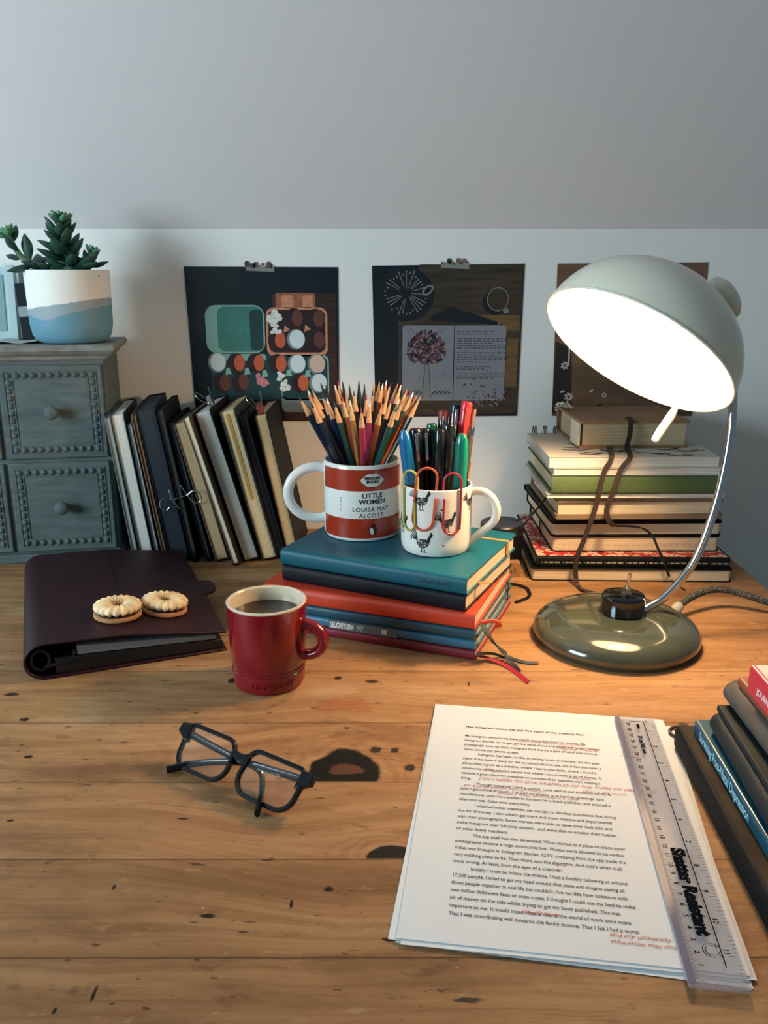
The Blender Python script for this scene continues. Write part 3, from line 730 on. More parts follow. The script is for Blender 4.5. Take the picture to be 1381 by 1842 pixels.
# handwriting
for k in range(21):
    if k in (2, 8, 14, 17): continue
    v = .435 + .0155 * k
    x, y = P_(.56, v); xe, _ = P_(.885 if k % 5 else .80, v)
    if k in (1, 13, 16): xe = x + (xe - x) * .55
    while x < xe:
        n = rn.choice((3, 4, 5, 7)); pts = []
        for q in range(n * 2): pts.append((x + q * .00062, y + (.0011 if q % 2 else -.0008) * rn.uniform(.5, 1.3)))
        vs = []
        for a, b_ in zip(pts[:-1], pts[1:]):
            lay(m_, [(a[0], a[1]), (b_[0], b_[1]), (b_[0] + .0003, b_[1] + .00035), (a[0] + .0003, a[1] + .00035)], 4, 3)
        x += n * .00124 + .0012
# tree
x, y = P_(.355, .625); tx, ty = P_(.355, .88)
for a in (-1, 1):
    lay(m_, [(x + a * .0022, y), (x + a * .0028, y), (tx + a * .0068, ty), (tx + a * .0060, ty)], 4, 3)
lay(m_, [(x - .002, y), (x + .002, y), (tx + .0055, ty), (tx - .0055, ty)], 3, 6)
for k in range(620):
    a = rn.uniform(0, 6.28); d = math.sqrt(rn.random())
    cx = .35 + .135 * d * math.cos(a); cy = .53 + .11 * d * math.sin(a) + .03 * abs(math.cos(a)) * d
    xx, yy_ = P_(cx, cy); lay(m_, ellipse(xx, yy_, rn.uniform(.0014, .0034), rn.uniform(.0010, .0022), 5, rn.uniform(0, 180)), 5 + k * .01, rn.choice((4, 4, 3, 5, 8)))
for k in range(60):
    cx = rn.uniform(.70, .92); cy = .95 - rn.random() ** .5 * .12 + (.9 - cx) * .15
    xx, yy_ = P_(cx, min(cy, .93)); lay(m_, ellipse(xx, yy_, .0020, .0012, 5, rn.uniform(0, 180)), 5 + k * .01, rn.choice((4, 5, 5, 3)))
for k in range(16):
    xx, yy_ = P_(rn.uniform(.56, .86), rn.uniform(.74, .88)); lay(m_, ellipse(xx, yy_, .0020, .0009, 6, rn.uniform(0, 180)), 5, 3)
for s0 in (.20, .40):
    for k in range(9):
        xx, yy_ = P_(s0 + k * .014, .845 - .012 * (k % 2)); lay(m_, ellipse(xx, yy_, .0042, .0009, 6, 35), 5, 3)
def swirl(u, v, s, q=1):
    cx, cy = P_(u, v); pts = []
    for k in range(26):
        a = k * .42; r = .0012 + .0004 * k * s; pts.append((cx + q * r * math.cos(a), cy + r * math.sin(a)))
    for a, b_ in zip(pts[:-1], pts[1:]): lay(m_, [(a[0], a[1]), (b_[0], b_[1]), (b_[0] + .0003, b_[1] + .0003), (a[0] + .0003, a[1] + .0003)], 4, 3)
swirl(.46, .42, .5); swirl(.31, .745, .5, -1); swirl(.46, .725, .6); swirl(.24, .44, .5, -1)
# pencil pot and cup in the picture
cx, cy = P_(.21, .185)
for k in range(34):
    a = k * 2 * PI / 34 + .1; r0 = rn.uniform(.006, .012); r1 = rn.uniform(.026, .033)
    c_, s_ = math.cos(a), math.sin(a)
    lay(m_, [(cx + r0 * c_ - .0004 * s_, cy + r0 * s_ + .0004 * c_), (cx + r1 * c_ - .0006 * s_, cy + r1 * s_ + .0006 * c_), (cx + r1 * c_ + .0006 * s_, cy + r1 * s_ - .0006 * c_), (cx + r0 * c_ + .0004 * s_, cy + r0 * s_ - .0004 * c_)], 4, rn.choice((3, 6, 6, 0)))
    if 1: lay(m_, ellipse(cx + r1 * c_, cy + r1 * s_, .0018, .0010, 6, math.degrees(a)), 6, rn.choice((5, 6, 2)))
lay(m_, ellipse(cx + .032, cy + .004, .010, .006, 16, 40), 5, 6); lay(m_, ellipse(cx + .032, cy + .004, .007, .0035, 16, 40), 6, 8)
cx, cy = P_(.83, .225)
lay(m_, ellipse(cx - .004, cy - .004, .019, .019, 26), 2, 8); lay(m_, ellipse(cx, cy, .0165, .0175, 28), 4, 6); lay(m_, ellipse(cx, cy, .0152, .0162, 28), 5, 7)
lay(m_, ellipse(cx + .0125, cy - .0165, .0052, .004, 12, -40), 4, 6)
x, y = P_(.37, .36); x2, y2 = P_(.86, .395); lay(m_, [(x, y), (x2, y2), (x2 - .001, y2 + .004), (x + .03, y + .02), (x, y + .003)], 2, 8)
lay(m_, ellipse(x2 - .004, y2 + .003, .0015, .0015, 8), 5, 2)
link('print_sheet', m_, jm, jp, smooth=0)
tape(jp, Wp * .53, Hp, [mat('tape_green', '#33423c', rough=.5), mat('tape_pink', '#8a6d68', rough=.5)], 4)

# third print, behind the lamp
tp_ = thing('art_print', 'brown print with scattered petals, partly hidden by the lamp shade', 'print', on_wall(.262, .183), 'three photo prints taped to the wall')
m_ = MB(); Wp, Hp = .220, .229
m_.prism([(-.004, Hp - .001), (0, 0), (Wp - .002, 0), (Wp, Hp + .001)], 0, .0004, 0)
tb1 = mat('print_tan', '#80604a', rough=.4, noise=.35, nscale=11, stretch=(1, 3, 1)); tb2 = mat('print_petal', '#c9bcae', rough=.4); tb3 = mat('print_deep', '#37332f', rough=.4)
lay(m_, [(0, Hp * .02), (Wp * .14, .003), (Wp * .11, Hp * .45), (.0, Hp * .5)], 1, 1)
R_(.09, .102, .30, .66, .001, 3, 2); R_(.12, .125, .66, .80, .001, 3, 2)
for k in range(34):
    xx, yy_ = P_(rn.uniform(.03, .9), rn.uniform(.25, .97)); q = rn.uniform(.4, 1.2)
    lay(m_, ellipse(xx, yy_, .004 * q, .0018 * q, 7, rn.uniform(0, 180)), 4, rn.choice((2, 2, 1)))
for (u, v, q) in ((.07, .66, .9), (.11, .87, 1.0), (.04, .95, .8), (.27, .62, 1.5), (.55, .80, 1.1), (.36, .86, .6)):
    cx, cy = P_(u, v)
    for k in range(7):
        a = k * .9; lay(m_, ellipse(cx + .0045 * q * math.cos(a), cy + .0045 * q * math.sin(a), .0028 * q, .0018 * q, 8, math.degrees(a)), 5, 2)
link('print_sheet', m_, [tb1, tb3, tb2], tp_, smooth=0)
tape(tp_, Wp * .50, Hp, [mat('tape_coral', '#c58a6d', rough=.5), mat('tape_mauve', '#8c7468', rough=.5)], 9)

# ================================================================ CENTRE STACK
ROT = 69.1
stackG = 'notebooks stacked under the two mugs'
def cstack(name, label, x, y, z, rot, W, L, Th, cv, pg, **k):
    return book(name, label, 'notebook', W, L, Th, cv, pg, T(x, y, z) @ RZ(rot), stackG, **k)
redc = mat('crimson_cover', '#8c2331', rough=.5, bump=.2, bscale=900)
bluec = mat('steel_blue_cover', '#3a7fa0', rough=.32, bump=.15, bscale=900)
dkblue = mat('petrol_cover', '#1f5468', rough=.4, bump=.15, bscale=900)
orng = mat('orange_red_cover', '#e2492b', rough=.45, bump=.2, bscale=900)
tealc = mat('teal_cover', '#0d5f74', rough=.42, spec=.35, bump=.25, bscale=700)
spine_teal = mat('near_black_navy', '#0c1822', rough=.55, spec=.25, bump=.2, bscale=800)
FX, FY = .0965, .8225
kw = dict(rnd=.006, inset=.0025, sx=.005, e=.75)
cstack('notebook', 'dark red notebook at the bottom of the stack under the mugs', FX, FY, 0, ROT, .180, .246, .0112, redc, creamp, **kw)
b2 = cstack('notebook', 'steel blue notebook with a grey lettered spine band', FX, FY + .001, .0112, ROT, .178, .246, .0112, bluec, creamp, elastic=mat('navy_elastic', '#16202b', rough=.7), **kw)
cstack('notebook', 'petrol blue notebook just below the orange one', FX, FY + .0005, .0224, ROT, .180, .246, .0125, dkblue, creamp, elastic=mat('navy_elastic', '#16202b'), **kw)
cstack('notebook', 'orange-red notebook beneath the black and teal ones', FX - .001, FY + .001, .0349, ROT + .4, .183, .252, .0180, orng, creamp, **kw)
cstack('notebook', 'thick near-black notebook under the teal one', .0855, .8285, .0529, 64.5, .170, .226, .0190, spine_teal, creamp, **kw)
b6 = cstack('notebook', 'teal notebook at the top of the stack carrying both mugs', .0865, .8285, .0719, 64.5, .178, .229, .0190, tealc, creamp, elastic=mat('amber_elastic', '#c79452', rough=.6), ex=.80, **kw)
# grey paper band on the steel blue spine
bn = MB().box(-.0004, .0035, .088, .170, .0005, .0108)
link('spine_band', bn, mat('grey_band', '#6c767b', rough=.5), b2)['label'] = 'grey paper band'
MT = Matrix(((0, 0, -1, 0), (-1, 0, 0, 0), (0, 1, 0, 0), (0, 0, 0, 1)))   # text x -> -y, text y -> z, facing -x
tx_ = MB().text('LEUCHTTURM', .0090, 0, T(-.0006, .1680, .0024) @ MT, bold=.0004, sx=.52, spacing=.92)
tx_.text('1917', .0090, 0, T(-.0006, .1365, .0024) @ MT, sx=.52, spacing=.9)
for k in range(3): tx_.box(-.0007, -.0003, .1000 + k * .0022, .1014 + k * .0022, .0032, .0086)
link('spine_lettering', tx_, mat('white_print', '#e8eaea', rough=.5), b2, smooth=0)
tx_ = MB()
for k in range(11): tx_.box(-.0002, .0001, .022 + k * .0028, .0236 + k * .0028, .0072, .0072 + .0030 + .0012 * (k % 3 == 0))
for y0, s_ in ((.0185, 1), (.0545, -1)):
    tx_.box(-.0002, .0001, y0, y0 + .0006, .006, .013); tx_.box(-.0002, .0001, y0, y0 + .0022 * s_, .006, .0066); tx_.box(-.0002, .0001, y0, y0 + .0022 * s_, .0124, .013)
link('debossed_lettering', tx_, mat('deboss_teal', '#0b3d47', rough=.6), b6, smooth=0)
# bookmark ribbons are parts of their notebooks
def ribbon(parent, pts, width, m, side=(0, 1, .2), name='bookmark_ribbon', th=.0004, n=6):
    Mi = parent.matrix_world.inverted() if parent is not None else ID
    bpy.context.view_layer.update()
    mb = MB().strip(smooth_path(pts, n), width, side, th); mb.warp(lambda v: Mi @ v)
    return link(name, mb, m, parent, smooth=50)
bpy.context.view_layer.update()
nb = [o for o in C.objects if o.get('group') == stackG]
ribbon(nb[2], RIB_BLUE, .0045, mat('navy_ribbon', '#182836', rough=.5))
ribbon(nb[1], RIB_DARK, .0050, mat('dark_teal_ribbon', '#20323a', rough=.5))
ribbon(nb[0], RIB_RED, .0050, mat('red_ribbon', '#a81e36', rough=.45))
ribbon(nb[0], RIB_MAR, .0045, mat('dark_ribbon', '#1c222c', rough=.5))
ribbon(nb[5], RIB_ORG, .0045, mat('orange_ribbon', '#d08a4d', rough=.5))
link('pen_loop', MB().tube(smooth_path(LOOP_ORG, 5), .0022, 8).warp(lambda v: nb[3].matrix_world.inverted() @ v), orng, nb[3])

# ================================================================ MUGS
ceramic = mat('white_glaze', '#dfe0dc', rough=.18, spec=.5, coat=.3)
def handle_path(cx, r, zt, zb_, out, n=8):
    return smooth_path([(r - .003, 0, zt), (r + out * .45, 0, zt + .004), (r + out * .92, 0, zt - (zt - zb_) * .22), (r + out, 0, (zt + zb_) / 2), (r + out * .85, 0, zb_ + (zt - zb_) * .2), (r + out * .4, 0, zb_ + .001), (r - .003, 0, zb_ - .001)], n)
TOPZ = .0911
# mug with pencils
MR, MH = .0465, .0925
m1 = thing('mug', 'white mug with red bands and black lettering holding the pencils', 'mug', T(-.027, .998, TOPZ))
link('mug_body', MB().lathe([(0, .0035), (.040, .0035), (.042, 0), (.0445, .001), (MR, .005), (MR, MH - .0015), (MR - .001, MH), (MR - .003, MH), (MR - .004, MH - .0015), (MR - .004, .010), (MR - .009, .0055), (0, .0055)], 72), ceramic, m1)
def arc_handle(cx, zc, ax_, az, a0, a1, n=40): return [(cx + ax_ * math.cos(math.radians(a0 + (a1 - a0) * k / n)), 0, zc + az * math.sin(math.radians(a0 + (a1 - a0) * k / n))) for k in range(n + 1)]
hd = MB().tube(arc_handle(MR + .0085, .0510, .0345, .0320, 116, -116), [.0062] * 41, 16, flat=.85, up=(0, 1, 0))
hd.warp(lambda v: RZ(186) @ v)
link('handle', hd, ceramic, m1)
def wrap(r, a0):
    # flat x,y -> on the cylinder of radius r, centred at angle a0 (degrees)
    def f(v):
        a = math.radians(a0) + v.x / r
        return Vector(((r + v.z) * math.cos(a), (r + v.z) * math.sin(a), v.y))
    return f
def band(mb, a0, a1, z0, z1, r, mi=0, n=40, th=.0002):
    vs = []; fs = []
    for k in range(n + 1):
        a = math.radians(a0 + (a1 - a0) * k / n)
        for rr, zz in ((r, z0), (r + th, z0), (r + th, z1), (r, z1)): vs.append((rr * math.cos(a), rr * math.sin(a), zz))
    for k in range(n):
        for q in range(4):
            l = (q + 1) % 4; fs.append((k * 4 + q, k * 4 + l, k * 4 + 4 + l, k * 4 + 4 + q))
    fs += [(0, 1, 2, 3), (n * 4 + 3, n * 4 + 2, n * 4 + 1, n * 4)]
    mb.add(vs, fs, mi); return mb
redband = mat('red_band', '#b2381f', rough=.22, coat=.3)
lb = MB(); band(lb, 201, 352, .0625, .0880, MR, n=60); band(lb, 201, 352, .0050, .0290, MR, n=60)
link('red_bands', lb, redband, m1)
inkm = mat('black_ink', '#23272c', rough=.4)
tx_ = MB(); A0 = 287
tx_.text('LITTLE', .0082, 0, bold=.00016, align='CENTER', spacing=1.06, fn=lambda v: (v.x, v.y + .0543, 0))
tx_.text('WOMEN', .0082, 0, bold=.00016, align='CENTER', spacing=1.06, fn=lambda v: (v.x, v.y + .0470, 0))
tx_.text('LOUISA MAY', .0074, 0, bold=0, align='CENTER', spacing=1.10, fn=lambda v: (v.x - .0015, v.y + .0378, 0))
tx_.text('ALCOTT', .0074, 0, bold=0, align='CENTER', spacing=1.10, fn=lambda v: (v.x - .0010, v.y + .0306, 0))
tx_.text('FICTION', .0028, 0, align='CENTER', spacing=1.7, fn=lambda v: (-v.y - .0380, v.x + .0460, 0))
tx_.text('PENGUIN', .0044, 0, bold=.00026, align='CENTER', spacing=1.0, fn=lambda v: (v.x, v.y + .0764, .0004))
tx_.text('BOOKS', .0044, 0, bold=.00026, align='CENTER', spacing=1.0, fn=lambda v: (v.x, v.y + .0722, .0004))
tx_.warp(wrap(MR + .0003, A0))
link('lettering', tx_, inkm, m1, smooth=0)
lg = MB()
def blob(r, cx, cy, w_, h_, p=1.6, n=40):
    o = []
    for k in range(n):
        a = 2 * PI * k / n; c_, s_ = math.cos(a), math.sin(a)
        q = 1 + .10 * math.cos(2 * a) + .10 * math.cos(4 * a)
        o.append((cx + w_ * c_ * q * .92, cy + h_ * s_ * (1.08 - .12 * math.cos(4 * a))))
    return o
def disc(mb, poly, z, mi, c):
    # fan so that it can bend round the mug
    vs = [(c[0], c[1], z)] + [(p[0] * .5 + c[0] * .5, p[1] * .5 + c[1] * .5, z) for p in poly] + [(p[0], p[1], z) for p in poly]; n = len(poly)
    fs = [(0, 1 + k, 1 + (k + 1) % n) for k in range(n)] + [(1 + k, 1 + n + k, 1 + n + (k + 1) % n, 1 + (k + 1) % n) for k in range(n)]
    mb.add(vs, fs, mi)
lgm = [mat('logo_cream', '#cfd2cb', rough=.35), mat('logo_dark', '#3a1d1c', rough=.4)]
disc(lg, blob(0, 0, .0755, .0136, .0084), .0001, 1, (0, .0755)); disc(lg, blob(0, 0, .0755, .0129, .0077), .0002, 0, (0, .0755))
lg.warp(wrap(MR + .0003, A0))
link('logo_badge', lg, lgm, m1, smooth=0)
# small bird emblem with a rule either side
lg = MB()
disc(lg, ellipse(-.0005, .0145, .0040, .0060, 20, 12), .0001, 1, (-.0005, .0145)); disc(lg, ellipse(.0012, .0208, .0024, .0022, 14), .0001, 1, (.0012, .0208))
disc(lg, ellipse(-.0012, .0137, .0024, .0046, 18, 12), .0002, 0, (-.0012, .0137)); disc(lg, [(.0026, .0216), (.0056, .0207), (.0026, .0201)], .0001, 1, (.0032, .0208))
disc(lg, ellipse(.0033, .0165, .0012, .0036, 12, 35), .0001, 1, (.0033, .0165))
for a_ in (-1, 1):
    lg.add([(a_ * .003, .0143, .0001), (a_ * .0145, .0143, .0001), (a_ * .0145, .0148, .0001), (a_ * .003, .0148, .0001)], [(0, 1, 2, 3)], 1)
lg.warp(wrap(MR + .0003, A0))
link('bird_emblem', lg, lgm, m1, smooth=0)

# pencils
PC = {'navy': '#16263f', 'black': '#151c22', 'green': '#14443c', 'blue': '#22305f', 'maroon': '#5a1f2a', 'gold': '#a8743a', 'brown': '#7c4a36', 'pink': '#b53a4c', 'magenta': '#8c2c5a', 'orange': '#c9622c', 'teal': '#0f5a50'}
LC = {'graphite': '#2b2f33', 'white': '#e6e2da', 'orange': '#d9703a', 'tan': '#c79f78', 'black': '#14181d', 'navy': '#1c2c4f', 'red': '#b52a30', 'magenta': '#a02f62', 'maroon': '#5d2030', 'green': '#1e6a52'}
woodm = mat('pencil_wood', '#d8a070', rough=.65, noise=.15, nscale=200)
PLABEL = {0: 'navy pencil leaning furthest left in the red-banded mug', 7: 'blue-barrelled pencil near the left of the pencil mug', 8: 'thin green pencil beside the blue one in the mug', 9: 'red-tipped maroon pencil rising high at the left', 12: 'gold-brown pencil with a pale tip at the front of the mug', 13: 'brown pencil with a red point beside the gold one',
 16: 'pink-barrelled pencil leaning right of the gold one', 18: 'magenta pencil behind the pink one', 22: 'brown pencil with a white point at the back of the mug', 25: 'bright orange pencil at the front of the mug', 29: 'teal pencil with pale wood at the front right of the mug', 33: 'orange pencil at the right edge of the pencil mug', 34: 'rightmost pencil in the mug, black with tan point'}
GP = 'coloured pencils standing in the red-banded mug'
seen = {}
for i, (tip, base, lead, body) in enumerate(PENCILS):
    tip, base = Vector(tip), Vector(base); ax = (tip - base); Ln = ax.length; ax.normalize()
    M = ax.to_track_quat('Z', 'Y').to_matrix().to_4x4(); M.translation = base
    M = M @ RZ(i * 23)
    if i in PLABEL: lb_ = PLABEL[i]
    else: lb_ = {'black': 'dark-barrelled pencil among others crowded in the pencil mug', 'green': 'dark green pencil crowded at the back of the pencil mug', 'navy': 'dark navy pencil at the left side of the pencil mug', 'teal': 'dark teal pencil towards the right of the pencil mug', 'blue': 'blue pencil half hidden at the left of the pencil mug'}.get(body, body + ' pencil in the pencil mug')
    t = thing('coloured_pencil', lb_, 'pencil', M, GP)
    r = .0036
    hexp = [(r * math.cos(PI / 3 * k), r * math.sin(PI / 3 * k)) for k in range(6)]
    tipL = .026 if body != 'gold' else .024
    if lead == 'black' and tip.z > .262: # sharpened dark wood
        wm = mat('black_wood', '#23221f', rough=.6)
    else: wm = woodm
    bm_ = MB().prism(hexp, 0, Ln - tipL)
    link('barrel', bm_, mat('pencil_' + body, PC[body], rough=.3, coat=.3), t, smooth=0)
    # scalloped wood cone
    wc = MB().lathe([(r * .98, Ln - tipL), (r * .32, Ln - .0065), (0, Ln - .0065)], 12)
    link('wood_cone', wc, wm, t)
    ld = MB().lathe([(0, Ln - .0068), (r * .36, Ln - .0068), (r * .10, Ln), (0, Ln)], 10)
    link('lead', ld, mat('lead_' + lead, LC[lead], rough=.5), t)

# mug with hens
HR, HH = .0405, .0780
m2 = thing('mug', 'white mug printed with black hens holding the pens', 'mug', T(.060, .934, TOPZ))
link('mug_body', MB().lathe([(0, .003), (.033, .003), (.035, 0), (.0375, .001), (HR - .0005, .006), (HR, .012), (HR, HH - .001), (HR - .0008, HH), (HR - .0020, HH), (HR - .0028, HH - .001), (HR - .0028, .010), (HR - .008, .005), (0, .005)], 72), mat('bone_china', '#e6e3dc', rough=.15, coat=.3), m2)
hd = MB().tube(smooth_path(arc_handle(HR + .0070, .0480, .0220, .0230, 112, -50, 14) + [(HR + .010, 0, .0200), (HR + .003, 0, .0130), (HR - .002, 0, .0085)], 3), .0048, 16, flat=.85, up=(0, 1, 0))
hd.warp(lambda v: RZ(-14) @ v)
link('handle', hd, MATS['bone_china'], m2)
hen = MB(); rh = random.Random(12)
def hen_at(x, y, s=1.0, seed=0, flip=1):
    r_ = random.Random(seed)
    def e(cx, cy, rx, ry, rot=0, n=8):
        p = ellipse(x + flip * cx * s, y + cy * s, rx * s, ry * s, n, rot * flip)
        hen.add([(a, b_, 0) for a, b_ in p], [tuple(range(len(p)))])
    for k in range(150):   # speckled body, a boat shape rising to tail and breast
        a = r_.uniform(0, 6.28); d = math.sqrt(r_.random()); cx = .0070 * d * math.cos(a); cy = .0044 * d * math.sin(a) + (abs(cx) / .007) ** 2 * .0022
        e(cx, cy, r_.uniform(.0005, .0010), r_.uniform(.0003, .0006), r_.uniform(-30, 60), 6)
    for k in range(46):   # neck
        t_ = k / 46; e(.0050 + .0030 * t_ + r_.uniform(-.0017, .0017) * (1 - .5 * t_), .0018 + .0072 * t_, .0010, .0004, 70 + r_.uniform(-30, 30), 6)
    for k in range(5):    # tail plumes sweeping up and back
        a = math.radians(98 + k * 16)
        for q in range(8):
            rr = .0010 + q * .0010; e(-.0058 + rr * math.cos(a) - q * q * .00002, .0030 + rr * math.sin(a) * (1.15 - .06 * k), .0008, .0006, math.degrees(a), 6)
    e(.0084, .0096, .0015, .0013); e(.0082, .0112, .0012, .0007, 20); e(.0100, .0092, .0009, .0004, -10); e(.0090, .0078, .0006, .0010)
    for lx in (-.0012, .0018):
        e(lx, -.0062, .0004, .0026, 8); e(lx + .0010, -.0086, .0015, .0004, -15); e(lx - .0006, -.0086, .0010, .0004, 20)
hen_at(-.0175, .0645, 1.1, 1); hen_at(.0125, .0405, 1.1, 2); hen_at(-.0150, .0165, 1.15, 3); hen_at(-.0470, .0330, 1.0, 4); hen_at(.0470, .0600, 1, 5)
for dx, dy in ((-.018, .0640), (.0060, .0565), (-.0085, .0350), (.0085, .0150), (-.030, .0200), (.030, .033)):
    p = ellipse(dx, dy, .0009, .0011, 8); hen.add([(a, b_, 0) for a, b_ in p], [tuple(range(8))])
hen.warp(wrap(HR + .00025, 266.3))
link('hen_print', hen, inkm, m2, smooth=0)

# giant paper clips on the rim of the hen mug
def clip(label, colr, ang, w_, top, bot, lend, tilt=0, mir=1):
    """ang: place round the mug; top above the rim, bot: lowest point outside, lend: height of the free end"""
    t = thing('paper_clip', label, 'paper clip', T(.060, .934, TOPZ), 'giant paper clips on the hen mug')
    r = .00135; hw = w_ / 2; wo = .0018; wi = -.0046
    pts = [(hw * .9, lend, wo)]
    def arc(cx, cy, rr, a0, a1, z0, z1, n=8):
        for k in range(n + 1):
            a = math.radians(a0 + (a1 - a0) * k / n); z = z0 + (z1 - z0) * k / n
            pts.append((cx + rr * math.cos(a), cy + rr * math.sin(a), z))
    arc(0, bot + hw, hw * .9, 0, -180, wo, wo)
    hi = hw * .86
    arc(-hw * .9 + hi + .001, top - hi, hi, 180, 0, wo + .0002, wi)
    xr = -hw * .9 + 2 * hi + .001
    pts.append((xr, HH - .012, wi)); arc(xr - hw * .7, HH - .018, hw * .7, 0, -180, wi, wi); pts.append((xr - hw * 1.4, HH - .008, wi))
    c_, s_ = math.cos(math.radians(tilt)), math.sin(math.radians(tilt))
    q = [((x * c_ - (y - HH) * s_), HH + x * s_ + (y - HH) * c_, z) for x, y, z in pts]
    a = math.radians(ang); o = Vector((math.cos(a), math.sin(a), 0)); tg = Vector((-math.sin(a), math.cos(a), 0))
    P3 = []
    for x, y, z in q:
        # lies against the curved wall
        aa = a + mir * x / HR; P3.append(((HR + z) * math.cos(aa), (HR + z) * math.sin(aa), y))
    link('wire', MB().tube(P3, r, 8), colr, t)
clip('orange giant paper clip hooked over the hen mug, middle of three', mat('orange_plastic', '#df5f3c', rough=.3), 249, .0265, HH + .0255, .0310, .071, -5)
clip('dark red giant paper clip hooked over the hen mug, rightmost', mat('red_plastic', '#a8283a', rough=.3), 293, .0225, HH + .0190, .0270, .069, 2, -1)
clip('pale green giant paper clip at the left of the hen mug', mat('lime_plastic', '#b3b057', rough=.3), 218, .0200, HH + .0195, .0285, .064, 2)

# pens in the hen mug
def pen(key, label, r, bodyc, capc, capL, base, clipc=None, endc=None, taper=False, cliplen=.035, name='pen', flatcap=False):
    tip = Vector(PEN[key]); base = Vector(base); ax = tip - base; L = ax.length; ax.normalize()
    M = ax.to_track_quat('Z', 'Y').to_matrix().to_4x4(); M.translation = base
    # turn the clip towards the viewer
    t = thing(name, label, 'pen', M, 'pens standing in the hen mug')
    link('barrel', MB().lathe([(0, 0), (r * .5, .002), (r * .9, .012), (r * .9, L - capL)], 20), bodyc, t)
    if taper: cp = [(r * .95, L - capL), (r * 1.08, L - capL + .001), (r * 1.08, L - .016), (r * .95, L - .007), (r * .62, L - .001), (0, L)]
    else: cp = [(r * .95, L - capL), (r, L - capL + .001), (r, L - .002), (r * .86, L), (0, L)]
    link('cap', MB().lathe(cp, 20), capc, t)
    if clipc is not None:
        loc = M.to_3x3().inverted() @ Vector((.1, -1, 0)); a = math.degrees(math.atan2(loc.y, loc.x))
        cl = MB().box(r * .8, r * 1.35, -.0016, .0016, L - .006, L - .003).box(r * 1.15, r * 1.42, -.0017, .0017, L - cliplen, L - .003)
        cl.warp(lambda v: RZ(a) @ v); link('clip', cl, clipc, t, bevel=.0004)
    if endc is not None:
        link('end_plug', MB().lathe([(r * 1.02, L - .008), (r * 1.04, L - .001), (r * .9, L + .002), (0, L + .002)], 18), endc, t)
    return t
zb = TOPZ + .006
pb = mat('glossy_black', '#161d24', rough=.15, coat=.4); pblue = mat('cap_blue', '#0f6fae', rough=.2, coat=.4); pteal = mat('cap_teal', '#10816e', rough=.2, coat=.4); pgreen = mat('cap_green', '#0c5b4a', rough=.2, coat=.4)
pred = mat('cap_red', '#d92f3c', rough=.25, coat=.3); clearp = mat('clear_barrel', '#8f8a88', rough=.12, coat=.5); pdark = mat('dark_barrel', '#272b33', rough=.3)
pen('blue', 'bright blue capped pen at the left of the hen mug', .0068, pdark, pblue, .062, (.040, .930, zb), taper=True)
pen('bk1', 'black pen with a silver clip right of the blue pen', .0068, pb, pb, .06, (.047, .938, zb), clipc=chrome)
pen('bk2', 'black pen with a long silver clip, second from the blue pen', .0066, pb, pb, .06, (.054, .946, zb), clipc=chrome)
pen('greenclip', 'black pen with a green cap clip in the hen mug', .0060, pb, pb, .05, (.060, .952, zb), clipc=pgreen, endc=pgreen)
pen('redtip', 'tall black pen with a dull red end in the hen mug', .0058, pb, pb, .045, (.064, .955, zb), endc=mat('dull_red', '#8a3a34', rough=.4), clipc=chrome)
pen('clear', 'clear pen with a navy and silver top in the hen mug', .0064, clearp, mat('clear_red', '#6b3038', rough=.15, coat=.5), .040, (.068, .951, zb), endc=mat('navy_plug', '#18304a', rough=.2), clipc=chrome)
pen('bk3', 'plain black pen in the middle of the hen mug', .0056, pb, pb, .05, (.060, .928, zb), clipc=pb)
pen('bk4', 'plain black pen just left of the red pen', .0060, pb, pb, .05, (.066, .936, zb))
pen('red', 'red clicker pen with a red clip, tallest in the hen mug', .0062, mat('pen_cream', '#d8c8b8', rough=.3), pred, .040, (.076, .945, zb), clipc=mat('clip_orange_red', '#de4b30', rough=.3), endc=pred, cliplen=.048)
pen('slim', 'slim brown patterned pen behind the red one', .0032, mat('slim_brown', '#6d4a44', rough=.3, noise=.4, nscale=300), mat('slim_brown2', '#7c5a52', rough=.3), .03, (.080, .952, zb))
pen('teal', 'teal capped pen at the right front of the hen mug', .0068, pdark, pteal, .062, (.084, .925, zb), taper=True, clipc=pteal, cliplen=.05)
pen('bk5', 'black pen at the right edge with a grey barrel strip', .0052, pb, mat('grey_strip', '#4b4643', rough=.25), .05, (.084, .944, zb), endc=steel)
pen('orange', 'short orange-brown stick at the right rim of the hen mug', .0026, mat('orange_stick', '#b8622f', rough=.4), mat('orange_stick2', '#8a4a2c', rough=.4), .010, (.088, .948, zb), name='stick_pen')

# red coffee mug
rg = mat('cherry_stoneware', '#8f1222', rough=.16, coat=.6)
m3 = thing('coffee_mug', 'red stoneware mug of black coffee in front of the notebook stack', 'mug', T(-.1165, .7795, 0))
RR, RH = .0385, .0885
link('mug_body', MB().lathe([(0, .003), (.030, .003), (.032, 0), (.0345, .001), (.0362, .006), (.0368, .0175), (.0360, .0185), (.0368, .0195), (.0370, .0215), (.0362, .0225), (.0370, .0236), (.0378, .045), (RR + .0008, RH - .0022), (RR - .0020, RH - .0024), (RR - .0026, .012), (.028, .0048), (0, .0048)], 72), rg, m3)
link('cream_lining', MB().lathe([(0, .0050), (.0282, .0050), (.0338, .0118), (RR - .0025, RH - .0225), (RR - .0021, RH - .0022), (RR + .0008, RH - .0022), (RR + .0012, RH - .0008), (RR + .0002, RH), (RR - .0016, RH), (RR - .0028, RH - .0015), (RR - .0034, RH - .02), (.0335, .012), (.028, .006), (0, .006)], 72), mat('cream_glaze', '#d7c9b2', rough=.18, coat=.4), m3)
hd = MB().tube(arc_handle(RR + .0010, .0500, .0190, .0165, 105, -105), .0055, 16, flat=1.25, up=(0, 1, 0))
